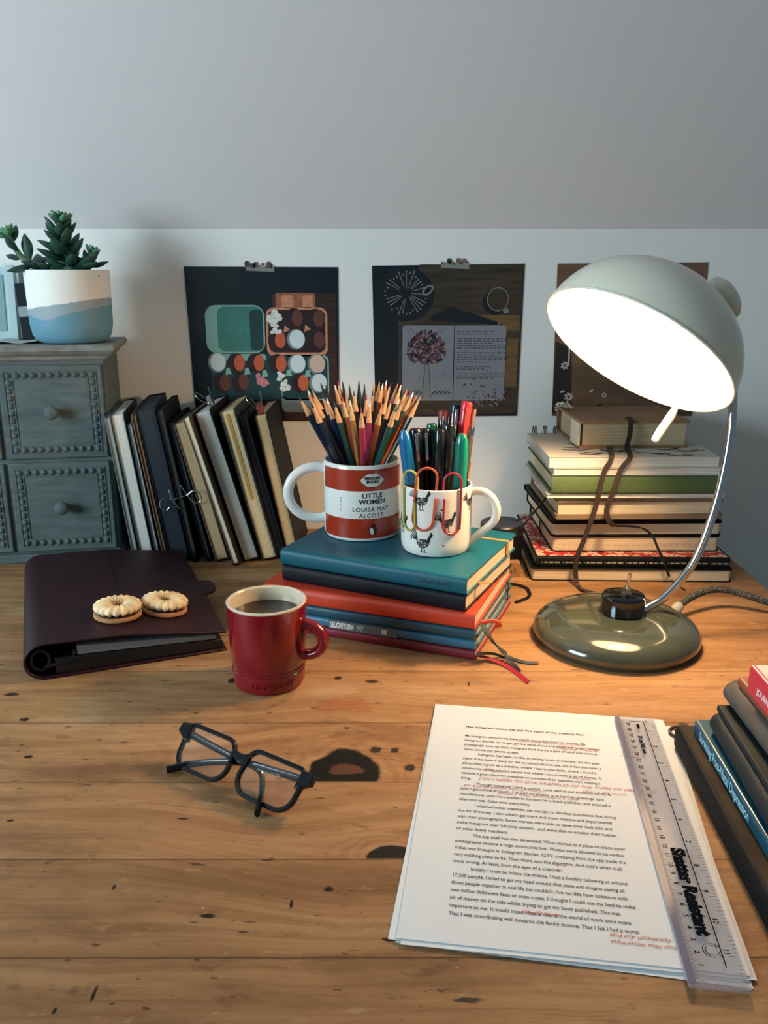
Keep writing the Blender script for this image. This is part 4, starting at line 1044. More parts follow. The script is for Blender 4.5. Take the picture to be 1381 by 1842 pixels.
hd.warp(lambda v: RZ(-14) @ v)
link('handle', hd, rg, m3)
tx_ = MB().text('LE CREUSET', .0068, 0, align='CENTER', spacing=1.25, depth=.0004, fn=lambda v: (v.x, v.y + .0085, v.z)); tx_.warp(wrap(.0370, 284))
link('embossed_lettering', tx_, rg, m3, smooth=0)
link('coffee', MB().lathe([(0, .0735), (.03, .0735), (.0351, .0737), (.0351, .0725), (0, .0725)], 48), mat('black_coffee', '#1d0f0a', rough=.06, coat=.3), m3)

# ================================================================ MAROON ORGANISER AND BISCUITS
mar = mat('maroon_leather', '#2f141e', rough=.5, spec=.3, bump=.35, bscale=500, noise=.12, nscale=30)
OF = Vector((-.350, .772)); OR_ = Vector((-.168, .845))
ang = math.degrees(math.atan2(OR_.y - OF.y, OR_.x - OF.x))
MO = T(-.362, .772, 0) @ RZ(22)
og = thing('leather_organiser', 'maroon leather organiser lying on the desk with two biscuits on it', 'organiser', MO)
LW, LD, LT = .205, .300, .040
def sect(mb, y0, y1, mi=0):
    # C-shaped leather section: rounded spine at x=0, top slopes down to the right
    outer = []; inner = []
    for k in range(17):
        a = math.radians(90 + 180 * k / 16); outer.append((.021 + .021 * math.cos(a), LT / 2 + LT / 2 * math.sin(a))); inner.append((.021 + .0185 * math.cos(a), LT / 2 + (LT / 2 - .0025) * math.sin(a)))
    outer = [(LW, .023)] + [(LW * .5, .037)] + outer + [(LW, 0)]
    inner = [(LW, .0205)] + [(LW * .5, .0345)] + inner + [(LW, .0025)]
    n = len(outer); vs = []
    for y in (y0, y1): vs += [(a, y, b_) for a, b_ in outer] + [(a, y, b_) for a, b_ in inner]
    fs = []
    for i in range(n - 1):
        fs += [(i, i + 1, 2 * n + i + 1, 2 * n + i), (n + i, n + i + 1, 3 * n + i + 1, 3 * n + i), (i, i + 1, n + i + 1, n + i), (2 * n + i, 2 * n + i + 1, 3 * n + i + 1, 3 * n + i)]
    fs += [(0, n, 3 * n, 2 * n), (n - 1, 2 * n - 1, 4 * n - 1, 3 * n - 1)]
    mb.add(vs, fs, mi)
cv = MB(); sect(cv, 0, LD)
# the case narrows towards the back, as it lies slightly skewed
link('cover', cv, mar, og, bevel=.0009)
link('page_block', MB().add([(.052, .006, .0205), (LW - .010, .006, .0135), (LW - .010, .006, .0180), (.052, .006, .0300), (.052, LD - .006, .0205), (LW - .010, LD - .006, .0135), (LW - .010, LD - .006, .0180), (.052, LD - .006, .0300)], [(0, 1, 2, 3), (4, 5, 6, 7), (0, 1, 5, 4), (1, 2, 6, 5), (2, 3, 7, 6), (3, 0, 4, 7)]), pages('organiser_pages', '#8d8c8a'), og, smooth=0)
link('inner_flap', MB().add([(.030, .004, .0028), (LW - .004, .004, .0028), (LW - .004, .004, .0125), (.030, .004, .0205), (.030, LD - .004, .0028), (LW - .004, LD - .004, .0028), (LW - .004, LD - .004, .0125), (.030, LD - .004, .0205)], [(0, 1, 2, 3), (4, 5, 6, 7), (0, 1, 5, 4), (1, 2, 6, 5), (2, 3, 7, 6), (3, 0, 4, 7)]), mat('dark_lining', '#14161d', rough=.4), og, bevel=.0008)
link('ring_mechanism', MB().tube([(.016 + .009 * math.cos(k * PI / 6), .006, .020 + .011 * math.sin(k * PI / 6)) for k in range(12)], .0018, 8, closed=True).tube([(.02, .006, .012), (.046, .004, .016), (.050, .010, .024)], .0022, 8), mat('black_elastic', '#14171d', rough=.35), og)
tab = MB().prism(rrect(LW - .03, LW + .016, .118, .168, [.0, .020, .020, .0]), .021, .0245)
link('closing_tab', tab, mar, og, bevel=.001)
link('stitch_line', MB().box(.004 + .098, .099 + .0040, .02, LD - .02, .0372, .0378), mat('maroon_seam', '#2a141b', rough=.6), og, smooth=0)
# biscuits
bis = mat('biscuit', '#f0d2a4', rough=.8, noise=.25, nscale=90, bump=.4, bscale=250)
bisd = mat('biscuit_base', '#c08a5c', rough=.85, noise=.2, nscale=90)
jam = mat('jam_filling', '#3a1a1e', rough=.15, coat=.5)
def biscuit(M, label):
    t = thing('jam_biscuit', label, 'biscuit', M, 'two ring biscuits on the organiser')
    link('base_biscuit', MB().lathe([(0, 0), (.0235, 0), (.0255, .0015), (.0255, .0040), (.0235, .0052), (0, .0052)], 48), bisd, t)
    link('filling', MB().lathe([(0, .0052), (.0230, .0052), (.0235, .0060), (.0225, .0068), (.0, .0068)], 36), jam, t)
    # piped ring: ridged torus
    vs = []; fs = []; NS, NK = 96, 14; R0, r0 = .0158, .0092
    for i in range(NS):
        a = 2 * PI * i / NS
        for k in range(NK):
            b_ = 2 * PI * k / NK
            rr = r0 * (1 + .13 * math.cos(19 * a + 1.4 * math.cos(b_)))
            vs.append(((R0 + rr * math.cos(b_)) * math.cos(a), (R0 + rr * math.cos(b_)) * math.sin(a), .0115 + rr * math.sin(b_) * .58))
    for i in range(NS):
        for k in range(NK):
            j = (i + 1) % NS; l = (k + 1) % NK; fs.append((i * NK + k, j * NK + k, j * NK + l, i * NK + l))
    link('piped_ring', MB().add(vs, fs), bis, t, smooth=70)
    return t
tz = lambda x, y: .0372
bc = biscuit(T(-.2915, .8585, .0374) @ RZ(22) @ RY(2.1), 'left ring biscuit with dark jam centre on the maroon organiser')
dup(bc, T(-.2490, .8890, .0308) @ RZ(22) @ RY(7.8) @ RZ(40), 'right ring biscuit, further back on the maroon organiser')

# ================================================================ DESK LAMP
olive = mat('olive_enamel', '#464b3e', rough=.16, coat=.8)
shadem = mat('hazed_shade_enamel', '#e6e1cf', rough=.22, coat=.5)  # olive enamel paled to near white, flare haze put into the colour
inner = mat('shade_white', '#f4f1e6', rough=.5)
LX, LY = .262, .882
lamp = thing('desk_lamp', 'retro olive desk lamp with a domed shade on a curved chrome arm, switched on', 'lamp', T(LX, LY, 0))
base_ = link('lamp_base', MB().lathe([(0, 0), (.0855, 0), (.0895, .0025), (.0920, .0080), (.0918, .0125), (.0885, .0185), (.0820, .0235), (.072, .0272), (.058, .0300), (.040, .0315), (.026, .0322), (0, .0322)], 96), olive, lamp, smooth=70)
link('socket_cup', MB().lathe([(0, .031), (.0262, .031), (.0262, .0325), (.0240, .0332), (.0238, .0510), (.0226, .0530), (.019, .0542), (.010, .0548), (0, .0548)], 64, 0, T(.006, 0, 0)), mat('dark_chrome', '#565b60', rough=.10, metal=1), lamp, smooth=30)
sw = link('toggle_switch', MB().lathe([(0, .0540), (.0062, .0540), (.0062, .0565), (.0044, .0568), (.0044, .0625), (.0030, .0630), (0, .0630)], 6, 0, T(.008, -.003, 0)), steel, lamp, smooth=0)
link('lever', MB().tube([(.008, -.003, .061), (.0090, -.003, .070), (.0104, -.003, .0785)], [.0014, .0017, .0023], 12), chrome, sw)
n_ = Vector((-.5414, -.3074, -.7829)).normalized(); mm = Vector((.8367, -.2900, -.4648)); mm = (mm - n_ * mm.dot(n_)).normalized(); ax = -n_; tt = ax.cross(mm)
CC = Vector((.2596, .8781, .3204)) - Vector((LX, LY, 0))
SM = Matrix((mm, tt, ax)).transposed().to_4x4(); SM.translation = CC
R0, D0 = .105, .0895
def dome(r, d, n=22, a0=0, a1=90): return [(r * math.cos(math.radians(a0 + (a1 - a0) * k / n)), d * math.sin(math.radians(a0 + (a1 - a0) * k / n))) for k in range(n + 1)]
o_ = dome(R0, D0); i_ = dome(R0 - .0012, D0 - .0012)
o_[-1] = (0, D0); i_[-1] = (0, D0 - .0012)
sh = link('lamp_shade', MB().lathe(o_ + i_[::-1], 96, 0, SM, closed=True), shadem, lamp, smooth=60)
i2 = dome(R0 - .0020, D0 - .0024); i2[-1] = (0, D0 - .0024); i3 = dome(R0 - .0013, D0 - .0014); i3[-1] = (0, D0 - .0014)
link('shade_lining', MB().lathe(i3 + i2[::-1], 96, 0, SM, closed=True), inner, sh, smooth=60)
link('rim_bead', MB().tube([(R0 * math.cos(k * PI / 48), R0 * math.sin(k * PI / 48), 0) for k in range(96)], .0013, 8, 0, SM, closed=True), shadem, sh)
link('bulb_holder', MB().lathe([(.014, .048), (.017, .052), (.017, .086), (0, .086)], 24, 0, SM), inner, lamp)
link('light_bulb', MB().ball((0, 0, .036), .024, .024, .026, 24, 16, 0, SM), mat('glowing_glass', (1.0, .66, .36, 1), emit=BULB), lamp)
kp = SM @ Vector((.0440, -.0130, .0870))
KM = Matrix((mm, tt, ax)).transposed().to_4x4(); KM.translation = kp
kd = (kp - CC).normalized(); KM = kd.to_track_quat('Z', 'Y').to_matrix().to_4x4(); KM.translation = kp
link('pivot_cap', MB().lathe([(.0, -.006), (.016, -.006), (.0235, .001), (.0230, .005), (.0170, .0100), (.008, .0122), (0, .0127)], 40, 0, KM), shadem, lamp, smooth=60)
arm = smooth_path([(.289, .882, .034), (.300, .884, .0385), (.319, .886, .052), (.346, .888, .092), (.364, .892, .156), (.373, .897, .221), (.375, .906, .270), (.374, .918, .310), (.369, .926, .340), (.360, .920, .358)], 10)
link('chrome_arm', MB().tube(arm, .0046, 16).warp(lambda v: v - Vector((LX, LY, 0))), chrome, lamp)
off = lambda *p: Vector(p) - Vector((LX, LY, 0))
link('tilt_handle', MB().tube([off(.3235, .9300, .257), off(.3190, .9300, .247), off(.308, .930, .228), off(.303, .930, .2185), off(.302, .930, .2165)], [.0030, .0048, .0050, .0046, .0026], 12), mat('ivory_plastic', '#e9e2d2', rough=.3), lamp)
# braided flex from the base
grom = MB().tube([off(.340, .925, .012), off(.352, .938, .0155)], .0062, 12)
link('cable_grommet', grom, mat('grommet', '#a9aaa0', rough=.5), lamp)
def braid():
    m = bpy.data.materials.new('braided_flex'); m.use_nodes = True; nt = m.node_tree; b = nt.nodes['Principled BSDF']
    tc = nt.nodes.new('ShaderNodeTexCoord'); v = nt.nodes.new('ShaderNodeTexVoronoi'); v.inputs['Scale'].default_value = 480
    nt.links.new(tc.outputs['Object'], v.inputs['Vector']); r = nt.nodes.new('ShaderNodeMapRange'); r.inputs['From Min'].default_value = .25; r.inputs['From Max'].default_value = .5
    nt.links.new(v.outputs['Distance'], r.inputs[0]); mx = nt.nodes.new('ShaderNodeMix'); mx.data_type = 'RGBA'; nt.links.new(r.outputs[0], mx.inputs[0])
    mx.inputs[6].default_value = lin('#6b6a66'); mx.inputs[7].default_value = lin('#1d2226'); nt.links.new(mx.outputs[2], b.inputs['Base Color']); b.inputs['Roughness'].default_value = .6
    return m
cab = smooth_path([off(.345, .930, .013), off(.360, .945, .018), off(.380, .957, .0235), (.402 - LX, .967 - LY, .0255), off(.425, .968, .0235), off(.450, .958, .0185), off(.478, .945, .012), off(.500, .932, .0062), off(.520, .922, .0010), off(.535, .915, -.03), off(.540, .91, -.12)], 8)
link('power_cable', MB().tube(cab, .0042, 10), braid(), lamp)

# ================================================================ RIGHT STACK
GS = 'notebooks and pads stacked behind the lamp'
def rs(label, x0, x1, yf, dp, z0, z1, cv, pg, yaw=0, spine=0, name='notebook', **k):
    if spine == 0: M = T(x0, yf, z0) @ RZ(yaw) @ T(0, dp, 0) @ RZ(-90)
    else: M = T(x1, yf, z0) @ RZ(yaw) @ RZ(90)
    return book(name, label, 'notebook', dp, x1 - x0, z1 - z0, cv, pg, M, GS, **k)
kk = dict(rnd=.007, inset=.002, sx=.005, b=.0012)
rs('largest black notebook with cream pages, at the bottom behind the lamp', .197, .466, 1.0665, .215, 0, .0175, black, creamp, -1.5, **kk)
# floral one, spine towards the viewer
def floral():
    m = bpy.data.materials.new('red_floral'); m.use_nodes = True; nt = m.node_tree; b = nt.nodes['Principled BSDF']; N = NT(nt)
    tc = nt.nodes.new('ShaderNodeTexCoord')
    def vor(sc, f='F1'):
        v = nt.nodes.new('ShaderNodeTexVoronoi'); v.voronoi_dimensions = '2D'; v.inputs['Scale'].default_value = sc; v.inputs['Randomness'].default_value = .55
        nt.links.new(tc.outputs['Object'], v.inputs['Vector']); return v
    v1 = vor(52); nz = N.m('MULTIPLY', N.m('SUBTRACT', N.noise(tc.outputs['Object'], 240, 2), .5), .45)
    d = N.m('ADD', v1.outputs['Distance'], nz)
    c = N.mix(N.rng(d, .33, .38), lin('#e0d0b8'), lin('#b0121c'))
    c = N.mix(N.rng(d, .10, .16, 1, 0), c, lin('#b84a45'))
    c = N.mix(N.m('MULTIPLY', N.rng(N.m('ABSOLUTE', N.m('SUBTRACT', d, .26)), .01, .04, 1, 0), .7), c, lin('#c76a55'))
    v2 = vor(130); c = N.mix(N.m('MULTIPLY', N.rng(v2.outputs['Distance'], .12, .2, 1, 0), N.rng(d, .46, .5)), c, lin('#e0d2bd'))
    nt.links.new(c, b.inputs['Base Color']); b.inputs['Roughness'].default_value = .4
    return m
fl = rs('red floral covered journal with a black lettered spine', .203, .462, 1.0645, .205, .0176, .0325, black, creamp, -1.5, 1, sx=.004, rnd=.004, b=.0012)
link('floral_panel', MB().box(.004, .2035, .003, .256, .0149, .0153), floral(), fl, smooth=0)
tx_ = MB()
for k in range(9):
    for q, wq in ((0, .001), (.003, .0045), (.009, .006), (.017, .007)): tx_.box(-.0004, -.0001, .250 - k * .028 - q - wq, .250 - k * .028 - q, .0062, .0080)
link('spine_lettering', tx_, mat('silver_print', '#a8a49a', rough=.4), fl, smooth=0)
s3 = rs('black notebook with cream pages and a dashed page edge, resting on the floral journal', .228, .457, 1.091, .180, .0330, .0545, black, creamp, 0, elastic=black, ex=.5, **kk)
link('dash_line', MB().add(*(lambda q: (q.v, q.f))((lambda q: [q.box(.1881, .1884, .012 + k * .0085, .0165 + k * .0085, .0115, .0121) for k in range(25)] and q)(MB()))), mat('dash_ink', '#5b5248', rough=.8), s3, smooth=0)
rs('black notebook with thin cream pages, fourth from the bottom behind the lamp', .226, .459, 1.089, .185, .0550, .0745, black, creamp, 1, b=.0022, rnd=.007, inset=.002, sx=.005)
rs('thin black soft notebook in the middle of the stack behind the lamp', .224, .458, 1.086, .185, .0750, .0835, black, mat('dark_edge', '#39393b'), 2.0, **kk)
rs('thick white-paged pad with a tan back board', .227, .449, 1.072, .180, .0840, .1140, mat('tan_board', '#8f7b63', rough=.7), creamp, 1.0, b=.0065, rnd=.004, inset=.004, sx=.004)
rs('thin white magazine-like sketch pad with coloured edges', .213, .446, 1.068, .185, .1145, .1200, mat('white_card', '#d5d1c7', rough=.6, noise=.12, nscale=60), whitep, 0, b=.0010, rnd=0, inset=.0015, sx=.002)
rs('green cloth bound book in the stack behind the lamp', .218, .442, 1.064, .190, .1205, .1455, mat('green_cloth', '#5a7246', rough=.8, noise=.12, nscale=300, bump=.3, bscale=1200), creamp, 0, 1, b=.0025, inset=.004, sx=.004, e=.8)
rs('white-paged sketchbook directly on the green book', .219, .440, 1.064, .185, .1460, .1555, mat('off_white_board', '#cfc8bb', rough=.7), whitep, 0, b=.0007, rnd=0, inset=.0015, sx=.002)
s10 = rs('spiral sketch pad with a scribbled cover near the top of the stack', .213, .434, 1.066, .170, .1558, .1700, mat('pad_card', '#c9c0b2', rough=.7), whitep, 0, b=.0008, rnd=0, inset=.001, sx=.002, name='spiral_pad')
sk = MB(); rk = random.Random(5)
for k in range(26):
    y0 = .02 + rk.uniform(0, .16); x0 = rk.uniform(.085, .160); ln = rk.uniform(.02, .05); a = rk.uniform(-.4, .4)
    p = smooth_path([(x0, y0, .01430), (x0 + .006, y0 + ln * .5, .01430), (x0 + a * .02, y0 + ln, .01430)], 4)
    sk.strip(p, rk.uniform(.0012, .005), (1, 0, 0), .0001)
link('cover_drawing', sk, mat('drawing_ink', '#2b2622', rough=.6), s10, smooth=0)
sp2 = MB()
for k in range(8):
    yy = .008 + k * .0155
    for q in (0, .0035):
        sp2.tube([(.001 + .0062 * math.cos(a * PI / 6), yy + q, .0130 + .0115 * math.sin(a * PI / 6)) for a in range(12)], .0007, 6, closed=True)
link('spiral_wire', sp2, mat('black_wire', '#24282b', rough=.35), s10)
suede = mat('brown_suede', '#a37a58', rough=.85, noise=.2, nscale=40, bump=.4, bscale=600)
s11 = rs('small thick suede journal with ragged pages and straps at the very top', .264, .412, 1.118, .135, .1702, .2075, suede, pages('ragged_pages', '#c6b391', .5), 2.5, b=.0035, rnd=.003, inset=.004, sx=.012, e=.8, name='suede_journal')
rg_ = MB()
vs, fs = paperwave(.0, .05, -.004, .012, 7, lambda x, y: .036 + .010 * (x / .05) + .002 * math.sin(x * 260) + .004 * math.cos(y * 300))
rg_.add(vs, fs)
tl = mat('torn_linen', '#d0c4ad', rough=.9, bump=.4)
link('torn_lining', rg_, tl, s11)
link('end_flap', MB().box(.095, .132, -.0035, .0005, .003, .034), tl, s11, bevel=.0005)
bpy.context.view_layer.update()
strapm = mat('brown_strap', '#33241f', rough=.7)
ribbon(s11, STRAP1, .0062, strapm, (1, 0, .1), 'leather_strap', .0012)
ribbon(s11, STRAP2, .0064, strapm, (1, 0, .1), 'leather_strap', .0012)
ribbon(s3, ELAST, .0032, mat('black_ribbon', '#15191d', rough=.6), (.9, 0, -.3), 'bookmark_ribbon', .0005)
gr = MB().tube(smooth_path([(.232, 1.085, .145), (.218, 1.10, .105), (.200, 1.115, .078), (.180, 1.10, .074)], 6), .0012, 6)
gr.tube(smooth_path([(.222, 1.09, .118), (.205, 1.10, .088), (.188, 1.105, .062)], 6), .0012, 6)
gr.warp(lambda v: s3.matrix_world.inverted() @ v)
link('loose_elastic', gr, mat('black_elastic', '#14171d', rough=.35), s3)
# small things between the two stacks
t = thing('round_tin', 'black round tin on the desk between the two notebook stacks', 'tin', T(.166, 1.135, 0))
link('tin_body', MB().lathe([(0, 0), (.028, 0), (.029, .002), (.029, .048), (0, .048)], 40), black, t)
link('tin_lid', MB().lathe([(0, .048), (.0305, .048), (.0305, .060), (.029, .062), (.026, .0615), (0, .061)], 48), blackgl, t)
t = thing('kraft_box', 'tiny kraft cardboard box beside the largest notebook', 'box', T(.163, 1.078, 0) @ RZ(4))
link('box_body', MB().box(0, .022, 0, .014, 0, .021), mat('kraft_card', '#a77c54', rough=.8), t, bevel=.0006)
bxp = MB()
for k in range(3): bxp.box(.004 + k * .005, .0055 + k * .005, -.0003, 0, .006, .013 - k % 2 * .003)
link('box_marking', bxp, inkm, t, smooth=0)
t = thing('elastic_loop', 'loose black elastic band on the desk behind the orange notebook', 'elastic band')
link('band_loop', MB().tube(smooth_path([(.165, .985, .002), (.185, 1.005, .002), (.186, 1.035, .002), (.168, 1.050, .002), (.155, 1.045, .002)], 6), .0022, 8, flat=.6), mat('black_elastic', '#14171d'), t)

# ================================================================ MANUSCRIPT, RULER
PF = T(.1322, .5636, 0) @ RZ(-8.056)
paper = mat('white_paper', '#d9dde0', rough=.75, spec=.25)
typed = mat('typed_ink', '#33363b', rough=.7); redi = mat('red_pen_ink', '#c64a4c', rough=.6)
def sheet(M, z, label, seed, amp=.0004, curl=0):
    r_ = random.Random(seed); p1, p2 = r_.uniform(0, 6), r_.uniform(0, 6)
    f = lambda x, y: z + amp * (1 + math.sin(x * 22 + p1) * math.sin(y * 17 + p2)) * .5 + curl * max(0, (-y - .10)) ** 2 * max(0, .4 - x) * 8
    vs, fs = paperwave(-.105, .105, -.1485, .1485, 16, f)
    vs = [(a, b_, c_ - (.0003 if k >= len(vs) // 2 else 0)) for k, (a, b_, c_) in enumerate(vs)]
    o = link('paper_sheet', MB().add(vs, fs), paper, None)
    tag(o, label, 'paper', 'typed manuscript sheets'); o.matrix_world = M; return o
sheet(PF @ T(.004, -.0045, 0) @ RZ(-1.6), .0002, 'bottom sheet of the manuscript, its near left corner sticking out', 1)
sheet(PF @ T(-.0025, -.0020, 0) @ RZ(-1.0), .0009, 'middle sheet of the manuscript pile, showing along the left edge', 2)
sheet(PF @ T(.002, -.003, 0) @ RZ(.5), .0016, 'second sheet from the top of the manuscript, just below the typed page', 3)
top = thing('typed_page', 'top typed manuscript page with red pen corrections', 'paper', PF, None)
zt = .0023
vs, fs = paperwave(-.105, .105, -.1485, .1485, 16, lambda x, y: zt)
link('paper_sheet', MB().add(vs, fs), paper, top)
LN = ['My Instagram account has been slowly losing followers for months. My', 'Instagram Stories, no longer get the same amount of views and when I upload', "photograph onto my main Instagram feed there's a gust of wind and some st", 'blows across my iphone screen.', '>Instagram has been my life, at varying levels of intensity, for the past',
 'years. It has been a place for me to upload photos, yes, but it has also been a', 'place when I grew as a creative, where I learnt new skills, where I found a', 'community of like-minded people and where I could make a bit of money. It', 'became a great place for creatives to combine their passions with making a', 'living.',
 '>Through Instagram I sold a course. I was paid to put products on my fe', "(plus I gained the product). I've sold my photos to a German greetings card", "manufacturer, and I've travelled to London for a book publisher and enjoyed a", 'afternoon tea. Cake wins every time.', '>I watched other creatives use the app to develop businesses that broug',
 'in a lot of money. I saw others get more and more creative and experimental', 'with their photographs. Some women were able to leave their desk jobs and', 'make Instagram their full-time careers - and were able to employ their husban', 'or other family members.', '>The app itself has also developed. What started as a place to share squar',
 'photographs became a huge community hub. Photos were allowed to be vertica', 'Video was brought in. Instagram Stories, IGTV, shopping from the app made it a', "very exciting place to be. Then there was the algorithm. And that's when it all", 'went wrong. At least, from the eyes of a creative.', '>Initially I tried to follow the money. I had a healthy following at around',
 '17,300 people. I tried to get my head around that once and imagine seeing all', "those people together in real life but couldn't. I've no idea how someone with", 'two million followers feels or even copes. I thought I could use my feed to make', 'bit of money on the side whilst trying to get my book published. This was', 'important to me. It would mean I had a role in the world of work once more.', 'That I was contributing well towards the family income. That I felt I had a worth']
tx_ = MB()
def fit_line(mb, s_, x0, x1, y, size, mi=0, **k):
    # measured width, then scaled along the line
    q = MB().text(s_, size, 0, **k); w_ = max(v[0] for v in q.v)
    sx_ = (x1 - x0) / w_
    mb.add([(x0 + v[0] * sx_, y + v[1], zt + .0006) for v in q.v], q.f, mi)
fit_line(tx_, 'Has Instagram stolen the last five years of my creative life?', -.0744, .0304, .1092, .0050, bold=.00006)
CW = .1266 / 68
sy = .00727
for k, s_ in enumerate(LN):
    x0 = -.0742; s2 = s_
    if s_[0] == '>': x0 = -.0617; s2 = s_[1:]
    # width by character count keeps an even type size
    q = MB().text(s2, .0048, 0, bold=.00002); w_ = max(v[0] for v in q.v)
    sx_ = .766
    y = .0935 - k * sy
    x1 = x0 + w_ * sx_ * 1.0
    tx_.add([(x0 + v[0] * sx_, y + v[1], zt + .0006) for v in q.v], q.f, 0)
link('typed_text', tx_, typed, top, smooth=0)
rd = None
def hand(s_, x0, x1, row, dy=.0030, size=.0040):
    y = .0935 - row * sy + dy
    q = MB().text(s_, size, 0, shear=.35); w_ = max(v[0] for v in q.v)
    r_ = random.Random(len(s_))
    link('red_note', MB().add([(x0 + v[0] * (x1 - x0) / w_, y + v[1] + .0004 * math.sin(v[0] * 700), zt + .0009) for v in q.v], q.f), redi, top, smooth=0)
hand('post a photo I get thousands of views', -.028, .030, .72, size=.0034)
hand('nothing much', .002, .040, 1.75, size=.0034); hand('tumbleweed', .058, .076, 2.35, size=.0034)
hand('fantastic', -.056, -.040, 7.55, size=.0036); hand('like me', .012, .030, 7.75, size=.0034)
hand('[ Do I NEED TO GIVE EXAMPLES OF THE TYPES OF CREATIVES', -.060, .080, 9.3, size=.0046)
hand('to being gifted the product', -.072, -.006, 10.75, size=.0034); hand('that I do earn', .022, .056, 10.1, size=.0032)
hand('when I was, and twice a year', -.045, .020, 11.75, size=.0034)
hand('the', -.003, .004, 22.6, size=.0036); hand('significantly', -.028, -.003, 29.3, size=.0042)
hand('and my university', .026, .064, 31.0, size=.0046); hand('education was not', .026, .066, 31.75, size=.0044)
for x0, x1, row in ((.000, .042, 1), (-.0545, -.046, 11), (-.003, .001, 23)):
    y = .0935 - row * sy + .0016; link('strike_through', MB().add([(x0, y, zt + .0009), (x1, y, zt + .0009), (x1, y + .0004, zt + .0009), (x0, y + .0004, zt + .0009)], [(0, 1, 2, 3)]), redi, top, smooth=0)

RF = PF @ T(.0605, .1447, .0034) @ RZ(1.15)
rl = thing('ruler', 'clear plastic 30 cm ruler lying along the right side of the page', 'ruler', RF)
clear = mat('clear_acrylic', '#bcb9c4', rough=.10, spec=.5, coat=.3, alpha=.30)
RL = .309; RW = .0355
link('ruler_blade', MB().prism(rrect(0, RW, -RL, 0, .0022), 0, .0024), clear, rl, bevel=.0007)
edge_ = mat('acrylic_edge', '#8d88a0', rough=.1, alpha=.75)
link('bevelled_edge', MB().prism(rrect(.0001, .0048, -RL + .002, -.002, .001), .0024, .0026), edge_, rl)
ink2 = mat('ruler_ink', '#14181f', rough=.95, spec=.0)
mk = MB(); zr = .00262
def q4(x0, x1, y0, y1): mk.add([(x0, y0, zr), (x1, y0, zr), (x1, y1, zr), (x0, y1, zr)], [(0, 1, 2, 3)])
for k in range(301):
    y = -RL + .0045 + k * .001; ln = .0042 if k % 10 == 0 else .0030 if k % 5 == 0 else .0018
    q4(.0050, .0050 + ln, y - .00010, y + .00010)
for k in range(12 * 8 + 1):
    y = -.0045 - k * .0254 / 8; ln = .0060 if k % 8 == 0 else .0042 if k % 4 == 0 else .0026
    q4(RW - .0006 - ln, RW - .0006, y - .00012, y + .00012)
q4(.0245, .0252, -RL + .016, -.009); q4(.0125, .0252, -.0095, -.0088)
dn = lambda v: (v.y, -v.x, zr)       # writing that runs towards the viewer, letter tops to the right
def rt(s_, size, x, y, sx_=1, **k):
    q = MB().text(s_, size, 0, sx=sx_, **k); mk.add([(x + v[1], y - v[0], zr) for v in q.v], q.f)
for k in range(1, 30): rt(str(k), .0044, .0100 - .0010, -RL + .0045 + k * .01 + .0030, 1.15, bold=.0001)
for k in range(1, 12): rt(str(k), .0052, .0262, -.0045 - k * .0254 + .0060, 1.0, bold=.00012)
rt('inch', .0030, .0265, -.0060)
rt('Shatter Resistant', .0120, .0142, -.186, 1.0, bold=.0008, shear=.05)
rt('30 cm/300 mm', .0050, .0160, -.034, .95, bold=.00025)
rt('\u2022\u2022\u2022', .0070, .0165, -.014, 1.0, bold=.0006)
for rr in (.0056, .0040):
    P = [(.0195 + rr * math.cos(k * PI / 14 + .6), -.2805 + 1.0 * rr * math.sin(k * PI / 14 + .6)) for k in range(25)]
    for a, b_ in zip(P[:-1], P[1:]):
        d = .0006; mk.add([(a[0], a[1], zr), (b_[0], b_[1], zr), (b_[0] + d, b_[1] + d * .4, zr), (a[0] + d, a[1] + d * .4, zr)], [(0, 1, 2, 3)])
link('printed_scale', mk, ink2, rl, smooth=0)

# ================================================================ GLASSES
au = math.radians(-34.5); be = math.radians(45)
U = Vector((math.cos(au), math.sin(au), 0)); Wv = Vector((-math.sin(au), math.cos(au), 0)); V = Wv * math.cos(be) + Vector((0, 0, 1)) * math.sin(be); Nn = U.cross(V)
GM = Matrix((U, V, Nn)).transposed().to_4x4(); GM.translation = Vector((-.1190, .5965, .0175))
gl = thing('eyeglasses', 'black rectangular eyeglasses lying folded on the bare desk', 'eyeglasses', GM)
ac = mat('black_acetate', '#0c1014', rough=.22, spec=.4, coat=.2)
def lensloop(cx, g=0, flip=1, n=10):
    pts = []
    P = [(-.0265, .0125, .008), (.0245, .0150, .008)]
    pl_ = rrect(-.0262 - g, .0262 + g, -.0158 - g, .0150 + g, [.0125 + g, .0120 + g, .0060 + g, .0085 + g], n)
    return [(cx + flip * x + (.0016 if y > 0 else 0) * flip, y + .0012 * (abs(x) / .026) * (1 if y > 0 else 0), .0030 * (abs(cx + flip * x) / .07) ** 2 * -1) for x, y in pl_]
fm = MB()
for s_ in (-1, 1):
    lo = lensloop(s_ * .0345, 0, s_); hi_ = lensloop(s_ * .0345, .0036, s_)
    n = len(lo); vs = []; fs = []
    for lp_, zz in ((lo, -.0018), (hi_, -.0018), (hi_, .0020), (lo, .0020)): vs += [(x, y, z + zz) for x, y, z in lp_]
    for q in range(4):
        for k in range(n): fs.append((q * n + k, q * n + (k + 1) % n, ((q + 1) % 4) * n + (k + 1) % n, ((q + 1) % 4) * n + k))
    fm.add(vs, fs)
    fm.prism([(s_ * .0590, .002), (s_ * .0640, .004), (s_ * .0725, .0085), (s_ * .0715, .0160), (s_ * .0600, .0180)][::s_], -.0048, .0010)
fm.prism([(-.0085, .0135), (-.0040, .0110), (.0040, .0110), (.0085, .0135), (.0080, .0070), (.0035, .0045), (-.0035, .0045), (-.0080, .0070)], -.0018, .0022)
link('front_frame', fm, ac, gl, bevel=.0007)
